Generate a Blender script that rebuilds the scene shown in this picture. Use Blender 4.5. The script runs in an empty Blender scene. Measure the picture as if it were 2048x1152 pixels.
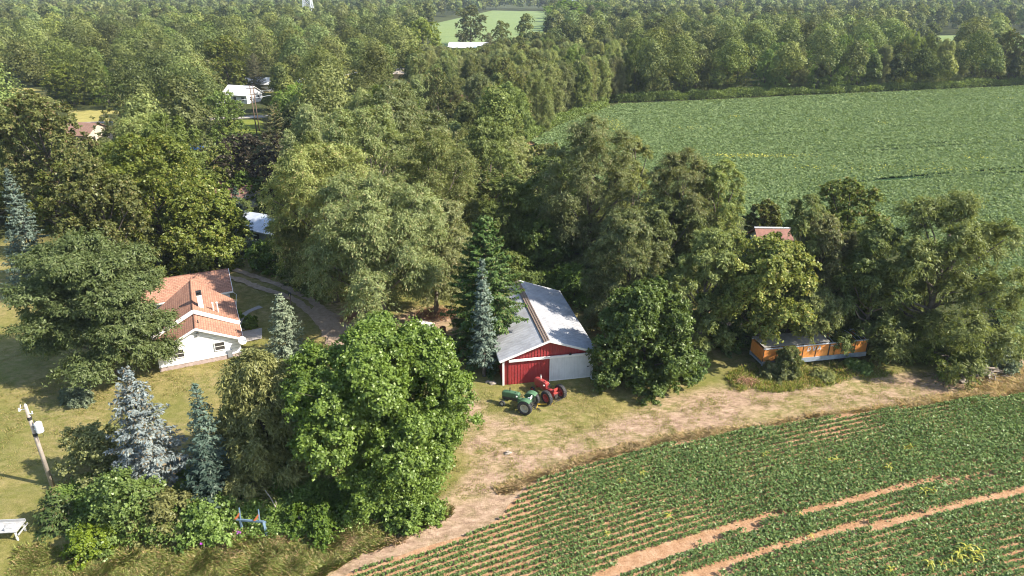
import bpy, math, random
import numpy as np
from mathutils import Vector, Matrix

R = math.radians
# ---------------------------------------------------------------- camera
F_PX, PITCH, CAM_H = 1364.0, R(24), 37.0
scene = bpy.context.scene
col = scene.collection
cam_d = bpy.data.cameras.new("camera")
cam = bpy.data.objects.new("camera", cam_d)
col.objects.link(cam)
cam.location = (0, 0, CAM_H)
cam.rotation_euler = (R(90) - PITCH, 0, 0)
cam_d.sensor_width = 36.0
cam_d.lens = 36.0 * F_PX / 2048.0
cam_d.clip_start = 0.5
cam_d.clip_end = 12000
scene.camera = cam
# ---------------------------------------------------------------- world and sun
SUN_EL = R(40)
SUN_AZ = R(-15)          # from +X towards the camera side
world = bpy.data.worlds.new("World")
scene.world = world
world.use_nodes = True
wn = world.node_tree
bg = wn.nodes["Background"]
sky = wn.nodes.new("ShaderNodeTexSky")
sky.sky_type = 'NISHITA'
sky.sun_disc = False
sky.sun_elevation = SUN_EL
sky.sun_rotation = R(90) - SUN_AZ
sky.air_density = 1.2
sky.dust_density = 1.0
wn.links.new(sky.outputs[0], bg.inputs[0])
bg.inputs[1].default_value = 0.125
sun_d = bpy.data.lights.new("sun", 'SUN')
sun_d.energy = 5.0
sun_d.angle = R(0.5)
sun_d.color = (1.0, 0.92, 0.78)
sun = bpy.data.objects.new("sun", sun_d)
col.objects.link(sun)
sdir = Vector((math.cos(SUN_AZ) * math.cos(SUN_EL), math.sin(SUN_AZ) * math.cos(SUN_EL), math.sin(SUN_EL)))
sun.rotation_euler = sdir.to_track_quat('Z', 'Y').to_euler()
sun.location = (60, -20, 90)
vs = scene.view_settings
vs.view_transform = 'Standard'
vs.look = 'None'
vs.exposure = 1.08
vs.gamma = 1.0
cy = scene.cycles
cy.max_bounces = 5
cy.diffuse_bounces = 3
cy.glossy_bounces = 1
cy.transmission_bounces = 3
cy.volume_bounces = 0
cy.transparent_max_bounces = 4
cy.use_denoising = True
cy.use_adaptive_sampling = True
cy.adaptive_threshold = 0.02
cy.filter_width = 1.05
HAZE = 0.00011

# ---------------------------------------------------------------- layout helper: a point of the ground plan
def at(px, py, z=0.0):
    u = (px - 1024) / F_PX
    v = (576 - py) / F_PX
    dy = math.cos(PITCH) + v * math.sin(PITCH)
    dz = -math.sin(PITCH) + v * math.cos(PITCH)
    t = (z - CAM_H) / dz
    return (u * t, dy * t)

def pix(x, y, z):
    z = z - CAM_H
    dep = y * math.cos(PITCH) - z * math.sin(PITCH)
    up = y * math.sin(PITCH) + z * math.cos(PITCH)
    return 1024 + F_PX * x / dep, 576 - F_PX * up / dep

def inpoly(x, y, poly):
    x = np.asarray(x, float); y = np.asarray(y, float)
    r = np.zeros(x.shape, bool)
    n = len(poly)
    for i in range(n):
        x1, y1 = poly[i]; x2, y2 = poly[(i + 1) % n]
        if y1 == y2: continue
        c = ((y1 > y) != (y2 > y)) & (x < (x2 - x1) * (y - y1) / (y2 - y1) + x1)
        r ^= c
    return r

def dpoly(x, y, line, closed=False):
    x = np.asarray(x, float); y = np.asarray(y, float)
    best = np.full(x.shape, 1e9)
    n = len(line)
    for i in range(n if closed else n - 1):
        x1, y1 = line[i]; x2, y2 = line[(i + 1) % n]
        dx, dy = x2 - x1, y2 - y1
        L = dx * dx + dy * dy + 1e-9
        t = np.clip(((x - x1) * dx + (y - y1) * dy) / L, 0, 1)
        best = np.minimum(best, np.hypot(x - x1 - t * dx, y - y1 - t * dy))
    return best

def G(pts): return [at(*p) for p in pts]

def vnoise(x, y, s, seed=0):
    """smooth value noise in 0..1"""
    rg = np.random.RandomState(seed)
    T = rg.rand(256, 256)
    X = np.asarray(x) / s + 1000.0; Y = np.asarray(y) / s + 1000.0
    i = np.floor(X).astype(int); j = np.floor(Y).astype(int)
    fx = X - i; fy = Y - j
    fx = fx * fx * (3 - 2 * fx); fy = fy * fy * (3 - 2 * fy)
    a = T[i % 256, j % 256]; b = T[(i + 1) % 256, j % 256]
    c = T[i % 256, (j + 1) % 256]; d = T[(i + 1) % 256, (j + 1) % 256]
    return (a * (1 - fx) + b * fx) * (1 - fy) + (c * (1 - fx) + d * fx) * fy

# ---------------------------------------------------------------- materials
def newmat(name):
    m = bpy.data.materials.new(name)
    m.use_nodes = True
    nt = m.node_tree
    b = nt.nodes["Principled BSDF"]
    b.inputs["Roughness"].default_value = 0.8
    return m, nt, b

def node(nt, t, **kw):
    n = nt.nodes.new(t)
    for k, v in kw.items(): setattr(n, k, v)
    return n

def noise_n(nt, scale, detail=4, rough=0.6, coord=None, vec=None):
    n = node(nt, "ShaderNodeTexNoise")
    n.inputs["Scale"].default_value = scale
    n.inputs["Detail"].default_value = detail
    n.inputs["Roughness"].default_value = rough
    if vec is not None: nt.links.new(vec, n.inputs["Vector"])
    return n.outputs["Fac"]

def ramp(nt, fac, stops):
    r = node(nt, "ShaderNodeValToRGB")
    el = r.color_ramp.elements
    while len(el) < len(stops): el.new(0.5)
    for e, (p, c) in zip(el, stops):
        e.position = p
        e.color = (c[0], c[1], c[2], 1) if isinstance(c, (tuple, list)) else (c, c, c, 1)
    nt.links.new(fac, r.inputs[0])
    return r.outputs[0]

def mixc(nt, fac, a, b, mode='MIX'):
    m = node(nt, "ShaderNodeMix", data_type='RGBA', blend_type=mode)
    for s, v in ((m.inputs[0], fac), (m.inputs[6], a), (m.inputs[7], b)):
        if isinstance(v, (int, float)): s.default_value = v
        elif isinstance(v, (tuple, list)): s.default_value = (v[0], v[1], v[2], 1)
        else: nt.links.new(v, s)
    return m.outputs[2]

def mathn(nt, op, a, b=0.0, clamp=False):
    m = node(nt, "ShaderNodeMath", operation=op, use_clamp=clamp)
    for s, v in ((m.inputs[0], a), (m.inputs[1], b)):
        if isinstance(v, (int, float)): s.default_value = v
        else: nt.links.new(v, s)
    return m.outputs[0]

def bump(nt, h, strength, dist, bsdf):
    b = node(nt, "ShaderNodeBump")
    b.inputs["Strength"].default_value = strength
    b.inputs["Distance"].default_value = dist
    nt.links.new(h, b.inputs["Height"])
    nt.links.new(b.outputs[0], bsdf.inputs["Normal"])

def plain(name, c, rough=0.7, metal=0.0, var=0.25, scale=3.0, dirt=None):
    """painted or worn surface with blotches"""
    m, nt, b = newmat(name)
    tc = node(nt, "ShaderNodeTexCoord")
    f = noise_n(nt, scale, 6, 0.7, vec=tc.outputs["Object"])
    d = dirt if dirt else tuple(k * (1 - var) for k in c)
    out = ramp(nt, f, [(0.3, d), (0.62, c)])
    nt.links.new(out, b.inputs["Base Color"])
    b.inputs["Roughness"].default_value = rough
    b.inputs["Metallic"].default_value = metal
    return m

def leafmat(name, a, b_, trans=0.35, gloss=0.03, use_attr=False, c3=None, sel=0.72, hv=.026, vv=.6):
    m = bpy.data.materials.new(name)
    m.use_nodes = True
    nt = m.node_tree
    nt.nodes.clear()
    out = node(nt, "ShaderNodeOutputMaterial")
    geo = node(nt, "ShaderNodeNewGeometry")
    oi = node(nt, "ShaderNodeObjectInfo")
    tc = node(nt, "ShaderNodeTexCoord")
    per = geo.outputs["Random Per Island"]
    if use_attr:
        at_ = node(nt, "ShaderNodeAttribute", attribute_name="tree_rand")
        tr = at_.outputs["Fac"]
    else:
        tr = oi.outputs["Random"]
    nz = noise_n(nt, 0.55, 3, 0.6, vec=tc.outputs["Object"])
    f = mathn(nt, 'ADD', mathn(nt, 'MULTIPLY', per, 0.55), mathn(nt, 'MULTIPLY', nz, 0.9))
    f = mathn(nt, 'SUBTRACT', f, 0.22, True)
    c = mixc(nt, f, a, b_)
    if c3:
        g = mathn(nt, 'GREATER_THAN', mathn(nt, 'FRACT', mathn(nt, 'MULTIPLY', per, 7.31)), sel)
        c = mixc(nt, g, c, c3)
    # per-tree shift
    hs = node(nt, "ShaderNodeHueSaturation")
    nt.links.new(c, hs.inputs["Color"])
    nt.links.new(mathn(nt, 'ADD', mathn(nt, 'MULTIPLY', tr, hv), .5 - hv / 2), hs.inputs["Hue"])
    nt.links.new(mathn(nt, 'ADD', mathn(nt, 'MULTIPLY', mathn(nt, 'FRACT', mathn(nt, 'MULTIPLY', tr, 13.7)), vv), 1.0 - vv * .52), hs.inputs["Value"])
    nt.links.new(mathn(nt, 'ADD', mathn(nt, 'MULTIPLY', mathn(nt, 'FRACT', mathn(nt, 'MULTIPLY', tr, 5.3)), 0.2), 0.9), hs.inputs["Saturation"])
    c = hs.outputs[0]
    d = node(nt, "ShaderNodeBsdfDiffuse"); nt.links.new(c, d.inputs[0])
    t = node(nt, "ShaderNodeBsdfTranslucent")
    ct = mixc(nt, 1.0, c, (1.15, 1.15, 0.6), 'MULTIPLY')
    nt.links.new(ct, t.inputs[0])
    mx = node(nt, "ShaderNodeMixShader"); mx.inputs[0].default_value = trans
    nt.links.new(d.outputs[0], mx.inputs[1]); nt.links.new(t.outputs[0], mx.inputs[2])
    g = node(nt, "ShaderNodeBsdfGlossy"); g.inputs["Roughness"].default_value = 0.42
    g.inputs[0].default_value = (0.9, 0.95, 0.8, 1)
    mg = node(nt, "ShaderNodeMixShader"); mg.inputs[0].default_value = gloss
    nt.links.new(mx.outputs[0], mg.inputs[1]); nt.links.new(g.outputs[0], mg.inputs[2])
    nt.links.new(mg.outputs[0], out.inputs[0])
    return m

LM = {
 'maple':   leafmat('leaf_bright_green', (.075,.130,.014), (.270,.370,.040), .40, .03),
 'green':   leafmat('leaf_mid_green', (.070,.118,.024), (.225,.310,.070), .38, .03),
 'ygreen':  leafmat('leaf_yellow_green', (.085,.115,.028), (.275,.315,.078), .38, .02, c3=(.33,.30,.09), sel=.9),
 'locust':  leafmat('leaf_feather_green', (.070,.112,.034), (.195,.262,.085), .34, .015, c3=(.22,.27,.11), sel=.88),
 'willow':  leafmat('leaf_silver_olive', (.122,.148,.054), (.368,.398,.165), .38, .015, c3=(.36,.30,.15), sel=.93),
 'dwillow': leafmat('leaf_dark_olive', (.085,.118,.034), (.275,.325,.105), .38, .015),
 'oak':     leafmat('leaf_oak_olive', (.075,.098,.026), (.245,.275,.080), .34, .015, c3=(.26,.20,.09), sel=.9),
 'elm':     leafmat('leaf_fine_olive', (.130,.145,.055), (.380,.375,.165), .33, .02),
 'purple':  leafmat('leaf_dark_purple', (.045,.034,.030), (.115,.092,.060), .2, .03),
 'bspruce': leafmat('needles_silver_blue', (.100,.125,.125), (.320,.365,.365), .12, .02, c3=(.20,.16,.10), sel=.86),
 'bmid':    leafmat('needles_blue_green', (.070,.105,.078), (.205,.265,.205), .12, .02),
 'bdark':   leafmat('needles_dark_blue', (.036,.064,.048), (.110,.160,.125), .12, .02),
 'spruce':  leafmat('needles_dark_green', (.030,.058,.020), (.120,.165,.052), .15, .02, c3=(.15,.13,.06), sel=.93),
 'spruce_lt': leafmat('needles_pale_green', (.095,.130,.075), (.270,.320,.210), .15, .02),
 'cedar':   leafmat('needles_cedar', (.080,.090,.036), (.210,.205,.100), .15, .02, c3=(.23,.16,.08), sel=.85),
 'forest':  leafmat('leaf_distant_wood', (.052,.076,.024), (.238,.266,.085), .32, .01, use_attr=True, hv=.045, vv=.95),
 'soy':     leafmat('leaf_bean_near', (.058,.098,.028), (.195,.285,.090), .32, .02, c3=(.28,.34,.13), sel=.94),
 'soyfar':  leafmat('leaf_bean_far', (.132,.184,.076), (.202,.272,.116), .32, .008, c3=(.27,.33,.14), sel=.95),
 'corn':    leafmat('leaf_corn', (.34,.34,.06), (.66,.62,.14), .4, .02),
 'weed':    leafmat('weed_green', (.14,.18,.045), (.38,.40,.11), .35, .02, c3=(.50,.36,.19), sel=.80),
 'yard':    leafmat('yard_grass', (.22,.20,.07), (.46,.38,.17), .35, .01, c3=(.20,.24,.06), sel=.7),
 'dry':     leafmat('weed_dry', (.38,.27,.15), (.66,.49,.31), .3, .01, c3=(.28,.27,.09), sel=.8),
}
for k_ in ('soy', 'soyfar', 'corn', 'weed', 'dry', 'yard'):
    nt_ = LM[k_].node_tree
    h_ = [n for n in nt_.nodes if n.type == 'HUE_SAT'][0]
    for s_ in ('Hue', 'Value', 'Saturation'):
        for l_ in list(h_.inputs[s_].links): nt_.links.remove(l_)
        h_.inputs[s_].default_value = 0.5 if s_ == 'Hue' else 1.0
BARK = plain('bark_grey', (.17,.14,.11), .9, 0, .6, 2.0)
BARK_D = plain('bark_dark', (.09,.072,.055), .9, 0, .5, 2.0)

# ---------------------------------------------------------------- mesh helpers
def mesh_np(name, V, Fq, k, mat, parent=None, smooth=False, attr=None):
    """V (n,3), Fq (m,k) -> object"""
    me = bpy.data.meshes.new(name)
    V = np.ascontiguousarray(V, dtype=np.float32)
    Fq = np.ascontiguousarray(Fq, dtype=np.int32)
    me.vertices.add(len(V)); me.vertices.foreach_set("co", V.ravel())
    m = len(Fq)
    me.loops.add(m * k); me.loops.foreach_set("vertex_index", Fq.ravel())
    me.polygons.add(m); me.polygons.foreach_set("loop_start", np.arange(0, m * k, k, dtype=np.int32))
    try: me.polygons.foreach_set("loop_total", np.full(m, k, dtype=np.int32))
    except Exception: pass
    me.update(calc_edges=True)
    if smooth: me.polygons.foreach_set("use_smooth", np.ones(m, bool))
    if attr is not None:
        for an, av in attr.items():
            a = me.attributes.new(an, 'FLOAT', 'POINT')
            a.data.foreach_set("value", np.asarray(av, dtype=np.float32))
    if mat: me.materials.append(mat)
    o = bpy.data.objects.new(name, me)
    col.objects.link(o)
    if parent: o.parent = parent
    return o

class MB:
    def __init__(s): s.v = []; s.f = []
    def add(s, vs, fs):
        b = len(s.v); s.v += [tuple(p) for p in vs]; s.f += [tuple(i + b for i in f) for f in fs]; return s
    def box(s, c, d, rot=None):
        x, y, z = d[0] / 2, d[1] / 2, d[2] / 2
        P = [Vector((sx * x, sy * y, sz * z)) for sz in (-1, 1) for sy in (-1, 1) for sx in (-1, 1)]
        if rot is not None: P = [rot @ p for p in P]
        P = [p + Vector(c) for p in P]
        return s.add(P, [(0, 2, 3, 1), (4, 5, 7, 6), (0, 1, 5, 4), (2, 6, 7, 3), (0, 4, 6, 2), (1, 3, 7, 5)])
    def beam(s, a, b, w, h=None):
        a = Vector(a); b = Vector(b); d = b - a
        q = d.to_track_quat('X', 'Z').to_matrix()
        return s.box((a + b) / 2, (d.length, w, h or w), q)
    def tube(s, pts, rad, n=8, cap=True):
        pts = [Vector(p) for p in pts]
        if not isinstance(rad, (list, tuple)): rad = [rad] * len(pts)
        vs = []; fs = []
        for i, p in enumerate(pts):
            d = (pts[min(i + 1, len(pts) - 1)] - pts[max(i - 1, 0)])
            if d.length < 1e-6: d = Vector((0, 0, 1))
            q = d.to_track_quat('Z', 'Y').to_matrix()
            for k in range(n):
                a = 2 * math.pi * k / n
                vs.append(p + q @ Vector((math.cos(a) * rad[i], math.sin(a) * rad[i], 0)))
        for i in range(len(pts) - 1):
            for k in range(n):
                fs.append((i * n + k, i * n + (k + 1) % n, (i + 1) * n + (k + 1) % n, (i + 1) * n + k))
        if cap:
            fs.append(tuple(range(n - 1, -1, -1))); fs.append(tuple((len(pts) - 1) * n + k for k in range(n)))
        return s.add(vs, fs)
    def prism(s, poly, z0, z1, axis='z', fn=None):
        """extrude a polygon (list of 2-tuples) from z0 to z1; fn maps (a,b,t)->xyz"""
        fn = fn or (lambda a, b, t: (a, b, t))
        n = len(poly)
        vs = [fn(a, b, z0) for a, b in poly] + [fn(a, b, z1) for a, b in poly]
        fs = [tuple(range(n - 1, -1, -1)), tuple(range(n, 2 * n))]
        fs += [(i, (i + 1) % n, n + (i + 1) % n, n + i) for i in range(n)]
        return s.add(vs, fs)
    def build(s, name, mat, parent=None, smooth=False, bevel=0):
        me = bpy.data.meshes.new(name)
        me.from_pydata([tuple(p) for p in s.v], [], s.f)
        me.update()
        if mat: me.materials.append(mat)
        if smooth: me.polygons.foreach_set("use_smooth", [True] * len(me.polygons))
        o = bpy.data.objects.new(name, me); col.objects.link(o)
        if parent: o.parent = parent
        if bevel:
            md = o.modifiers.new("bevel", 'BEVEL'); md.width = bevel; md.segments = 2; md.limit_method = 'ANGLE'
        return o

def tag(o, label, cat, group=None, kind=None):
    if label: o["label"] = label
    if cat: o["category"] = cat
    if group: o["group"] = group
    if kind: o["kind"] = kind
    return o
def thing(name, label, cat, loc, rz=0.0, group=None):
    o = bpy.data.objects.new(name, None); col.objects.link(o)
    o.empty_display_size = 0.3
    o.location = loc; o.rotation_euler = (0, 0, rz)
    return tag(o, label, cat, group)
def copy_tree(o, parent=None):
    c = o.copy(); col.objects.link(c)
    if parent: c.parent = parent
    for ch in list(o.children): copy_tree(ch, c)
    return c

def leafquads(P, N, size, aspect, rg, along=None, mixr=.5):
    """one rhombus leaf for each point, normal N"""
    n = len(P)
    N = N / (np.linalg.norm(N, axis=1, keepdims=True) + 1e-9)
    T = rg.randn(n, 3) if along is None else along + rg.randn(n, 3) * mixr
    T -= N * (T * N).sum(1, keepdims=True)
    T /= np.linalg.norm(T, axis=1, keepdims=True) + 1e-9
    B = np.cross(N, T)
    sz = size if np.ndim(size) else np.full(n, size)
    sz = (sz * (0.65 + 0.7 * rg.rand(n)))[:, None]
    a = aspect
    V = np.empty((n, 4, 3))
    V[:, 0] = P - T * sz; V[:, 1] = P - B * sz * a + T * sz * 0.15
    V[:, 2] = P + T * sz; V[:, 3] = P + B * sz * a + T * sz * 0.15
    V[:, 2] -= N * sz * 0.25
    return V.reshape(-1, 3), np.arange(n * 4).reshape(-1, 4)

def unit(v): return v / (np.linalg.norm(v, axis=-1, keepdims=True) + 1e-9)

# ---------------------------------------------------------------- trees
# style: material, bark, leaf size, aspect, lobes, clumps, sprays, leaves, lobe size, droop, layered, base fraction, top shape
ST = {
 'maple':   dict(mat='maple', leaf=.108, asp=.7, lobes=46, jit=.45, cl=15, sp=6, lv=11, lobe=.235, droop=.25, up=.35, flat=.85, base=.08, spray=.10, top=.8),
 'green':   dict(mat='green', leaf=.13, asp=.7, lobes=26, cl=20, sp=6, lv=11, lobe=.32, droop=.3, up=.3, flat=.8, base=.06, spray=.12, top=.75),
 'ygreen':  dict(mat='ygreen', leaf=.15, asp=.6, lobes=34, cl=18, sp=6, lv=11, lobe=.24, droop=.55, up=.25, flat=.75, base=.1, spray=.13, top=.7),
 'locust':  dict(mat='locust', leaf=.125, asp=.46, lobes=30, cl=18, sp=8, lv=13, lobe=.26, droop=.15, up=.12, flat=.42, base=.22, spray=.15, top=.8),
 'willow':  dict(mat='willow', jit=1.7, leaf=.125, asp=.36, lobes=40, cl=13, sp=9, lv=15, lobe=.175, droop=.6, up=.7, flat=1.45, base=.12, spray=.19, top=.7),
 'dwillow': dict(mat='dwillow', jit=1.7, leaf=.135, asp=.4, lobes=32, cl=15, sp=9, lv=14, lobe=.20, droop=.3, up=.35, flat=.75, base=.1, spray=.15, top=.75),
 'oak':     dict(mat='oak', leaf=.15, asp=.65, lobes=28, cl=18, sp=6, lv=10, lobe=.26, droop=.3, up=.3, flat=.75, base=.12, spray=.11, top=.75),
 'elm':     dict(mat='elm', leaf=.13, asp=.4, lobes=24, cl=20, sp=8, lv=13, lobe=.28, droop=.7, up=.3, flat=1.0, base=.04, spray=.15, top=.55),
 'purple':  dict(mat='purple', leaf=.14, asp=.7, lobes=20, cl=20, sp=6, lv=10, lobe=.32, droop=.3, up=.3, flat=.85, base=.08, spray=.11, top=.75),
}
ST['dark'] = dict(ST['green'], mat='green')
CON = {
 'bspruce': dict(mat='bspruce', leaf=.15, power=.85),
 'bdark':   dict(mat='bdark', leaf=.14, power=.9),
 'spruce':  dict(mat='spruce', leaf=.15, power=.7),
 'spruce_lt': dict(mat='spruce_lt', leaf=.13, power=.75),
 'cedar':   dict(mat='cedar', leaf=.14, power=.5),
}

def lobes_of(H, Rr, s, rg):
    n = s['lobes']
    i = np.arange(n)
    z = s['base'] + (1 - s['base']) * ((i + .5) / n)
    z = np.clip(z + rg.uniform(-.04, .04, n), s['base'], .97)
    th = i * 2.39996 + rg.uniform(-.5, .5, n)
    zc = (z - s['base']) / (1 - s['base'])
    env = np.sqrt(np.clip(1 - np.abs((zc - .38) / .64) ** 2.9, .03, 1)) * (1 - .25 * (1 - s['top']) * zc)
    jit = s.get('jit', 1.0)
    if s['top'] < .6: env = np.clip(1.08 - zc, .1, 1) ** .7
    rr = Rr * env * np.where(np.arange(n) % 4 == 3, .30, .74) * (1 + jit * rg.uniform(-.2, .14, n))
    lr = Rr * s['lobe'] * rg.uniform(.75, 1.3, n) * (.62 + .5 * env)
    C = np.stack([rr * np.cos(th), rr * np.sin(th), z * H - lr * s['flat'] * .6], 1)
    C[:, 2] = np.clip(C[:, 2], lr * .5, H - lr * s['flat'])
    C[-1] = (rg.uniform(-.1, .1) * Rr, rg.uniform(-.1, .1) * Rr, H - lr[-1] * s['flat'] * .95)
    return C, lr

def broad_crown(H, Rr, s, rg, q=1.0, lscale=1.0):
    C, lr = lobes_of(H, Rr, s, rg)
    n = len(C)
    ncl = max(4, int(s['cl'] * (q ** .5)))
    c = np.repeat(np.arange(n), ncl)
    D = unit(rg.randn(len(c), 3) + np.array([0, 0, .45]))
    fl = np.array([1, 1, s['flat']])
    K = C[c] + D * fl * (lr[c] * rg.uniform(.45, 1.0, len(c)))[:, None]
    nsp = max(3, int(s['sp'] * (q ** .25)))
    k = np.repeat(np.arange(len(c)), nsp)
    SD = unit(D[k] * .75 + rg.randn(len(k), 3) * .65 + np.array([0, 0, s['up']]))
    if s['flat'] < .5: SD[:, 2] *= .35; SD = unit(SD)
    L = Rr * s['spray'] * rg.uniform(.6, 1.5, len(k)) * (1.0 if Rr < 6 else 6.5 / Rr * .85 + .15)
    nlv = max(3, int(s['lv'] * (q ** .25)))
    j = np.repeat(np.arange(len(k)), nlv)
    t = rg.rand(len(j)) ** .8
    P = K[k][j] + SD[j] * (L[j] * t)[:, None]
    P[:, 2] -= s['droop'] * L[j] * t * t
    P += rg.randn(len(j), 3) * (L[j] * .13)[:, None] * np.array([1, 1, .7])
    N = unit(D[k][j] * .5 + SD[j] * .2 + rg.randn(len(j), 3) * .6 + np.array([.0, 0, .5]))
    P[:, 2] = np.maximum(P[:, 2], .1)
    AL = None
    if s['asp'] < .5:
        AL = SD[j].copy(); AL[:, 2] -= 2 * s['droop'] * t
    return leafquads(P, N, s['leaf'] * lscale * (1.25 if AL is not None else 1), s['asp'] * (.75 if AL is not None else 1), rg, AL, .45), C, lr

def broad_trunk(mb, H, Rr, s, C, lr, rg, nl=14, thick=1.0):
    r0 = (.016 * H + .06) * thick
    lean = (rg.uniform(-.04, .04) * H, rg.uniform(-.04, .04) * H)
    z1 = H * (.72 if Rr < .5 * H else .6)
    tp = lambda t: Vector((lean[0] * t + math.sin(t * 5) * .12, lean[1] * t + math.cos(t * 4) * .12 - .12, z1 * t))
    mb.tube([tp(t) for t in (0, .04, .15, .35, .6, 1)], [r0 * 1.5, r0 * 1.1, r0, r0 * .82, r0 * .6, r0 * .2], 8)
    idx = rg.permutation(len(C))[:nl]
    for i in idx:
        e = Vector(C[i])
        t0 = min(.95, max(.12, (e.z / z1) * .62))
        a = tp(t0); d = e - a
        m1 = a + d * .35 + Vector((0, 0, -.05 * d.length)); m2 = a + d * .7 + Vector((rg.uniform(-.3, .3), rg.uniform(-.3, .3), .03 * d.length))
        rr = r0 * (.52 - .25 * t0)
        mb.tube([a, m1, m2, e], [rr, rr * .75, rr * .5, rr * .22], 6, False)
        for q in range(2):
            e2 = e + Vector(rg.uniform(-1, 1, 3)) * float(lr[i]) * .8
            mb.tube([m2, (m2 + e2) / 2 + Vector((0, 0, .15)), e2], [rr * .35, rr * .24, rr * .1], 4, False)

def conifer_crown(H, Rr, s, rg, q=1.0, z0f=.04, lscale=1.0):
    Ps = []; Ns = []; As = []
    z = H * z0f
    dz = .42 * (H / 11) ** .3 / (q ** .3)
    brs = []
    while z < H * .985:
        f = z / H
        nb = int(rg.randint(7, 10) * (1 if f < .8 else .7))
        ph = rg.rand() * 6.28
        for b in range(nb):
            th = ph + 6.283 * b / nb + rg.uniform(-.2, .2)
            L = Rr * ((1 - f) ** s['power']) * rg.uniform(.58, 1.18) + .12
            if z0f < .1 and f < .12: L *= .8 + f * 1.6
            slope = -.34 + .95 * f * f + rg.uniform(-.07, .07)
            zz = z + rg.uniform(-.5, .5) * dz
            n = max(6, int(34 * q * (L / 2.0) ** 1.2))
            t = rg.uniform(.12, 1, n) ** .75
            w = (.42 * L * (1 - t) + .18) * .75
            side = rg.uniform(-1, 1, n) * w
            x = t * L; zc = slope * L * t + .16 * L * t * t - np.abs(side) * .18 + rg.randn(n) * .05
            ct, st = math.cos(th), math.sin(th)
            P = np.stack([x * ct - side * st, x * st + side * ct, zz + zc], 1)
            Ps.append(P)
            Nn = np.stack([np.full(n, ct * .45), np.full(n, st * .45), np.full(n, .9)], 1) + rg.randn(n, 3) * .38
            Ns.append(Nn); As.append(np.stack([np.full(n, ct) - st * np.sign(side) * .7, np.full(n, st) + ct * np.sign(side) * .7, np.full(n, slope + .2)], 1))
            brs.append((zz, th, L, slope))
        z += dz * (1 - .45 * f)
    n = 40
    Ps.append(np.stack([rg.randn(n) * .07, rg.randn(n) * .07, H * (1 - .06 * rg.rand(n))], 1)); Ns.append(rg.randn(n, 3)); As.append(rg.randn(n, 3) + [0, 0, 2])
    P = np.concatenate(Ps); N = np.concatenate(Ns)
    P[:, 2] = np.maximum(P[:, 2], .05)
    return leafquads(P, N, s['leaf'] * lscale * 1.1, .36, rg, np.concatenate(As), .5), brs

def tree_meshes(style, H, Rr, seed, q=1.0, z0f=.04, lscale=1.0, limbs=16, thick=1.0, base=None):
    rg = np.random.RandomState(seed)
    mb = MB()
    if style in CON:
        s = CON[style]
        (V, Fq), brs = conifer_crown(H, Rr, s, rg, q, z0f, lscale)
        r0 = .011 * H + .05
        mb.tube([(0, 0, 0), (0, 0, .3), (.03, 0, H * .4), (0, .02, H * .8), (0, 0, H * .97)], [r0 * 1.3, r0, r0 * .75, r0 * .35, .02], 8)
        for k in range(0, len(brs), 3):
            zz, th, L, sl = brs[k]
            mb.tube([(0, 0, zz), (math.cos(th) * L * .8, math.sin(th) * L * .8, zz + sl * L * .8 + .1 * L)], [.035, .01], 4, False)
        return V, Fq, mb, s['mat'], BARK
    s = dict(ST[style])
    if base is not None: s['base'] = base
    (V, Fq), C, lr = broad_crown(H, Rr, s, rg, q, lscale)
    broad_trunk(mb, H, Rr, s, C, lr, rg, limbs, thick)
    return V, Fq, mb, s['mat'], (BARK if style in ('locust', 'willow', 'dwillow') else BARK_D)

def make_tree(name, label, cat, x, y, style, H, Rr, seed, q=1.0, group=None, z0f=.04, lscale=1.0, mat=None, limbs=16, thick=1.0, base=None):
    V, Fq, mb, m, bark = tree_meshes(style, H, Rr, seed, q, z0f, lscale, limbs, thick, base)
    t = thing(name, label, cat, (x, y, 0), 0, group)
    mesh_np('crown', V, Fq, 4, LM[mat or m], t)
    mb.build('trunk', bark, t, True)
    return t

# ================================================================ GROUND
FIELD_EDGE = [(640,1175),(716,1137),(800,1112),(883,1088),(950,1062),(1000,1035),(1034,994),(1060,968),(1120,940),(1250,905),(1400,880),(1600,842),(1800,817),(2048,787),(2300,757)]
NEAR_FIELD = G(FIELD_EDGE + [(2600,1000),(2400,1300),(500,1300)])
FAR_FIELD_PX = [(1062,286),(1110,258),(1165,236),(1235,211),(1400,204),(1700,190),(2048,174),(2500,152),(2700,430),(2500,690),(2046,716),(2010,680),(1960,560),(1800,500),(1500,440),(1280,400),(1150,340)]
FAR_FIELD = G(FAR_FIELD_PX)
D1 = G([(625,1175),(690,1116),(800,1055),(890,1006),(935,960),(930,900),(925,850),(930,790),(965,806),(1000,830),(1080,850),(1160,872),(1240,835),(1330,798),(1450,772),(1600,758),(1800,748),(1900,742),(2000,726),(2100,708),(2300,690),(2300,757)] + FIELD_EDGE[::-1][1:])
D2 = G([(660,600),(720,612),(790,640),(860,612),(905,625),(925,670),(905,712),(860,700),(800,712),(740,700),(660,690)])
D3 = G([(1385,640),(1420,600),(1480,600),(1500,640),(1470,680),(1400,690)])
D4 = G([(1960,770),(2000,700),(2060,700),(2100,760)])
def soft(x, y, poly, w):
    d = dpoly(x, y, poly, True)
    return np.clip(.5 + np.where(inpoly(x, y, poly), d, -d) / w, 0, 1)

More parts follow.
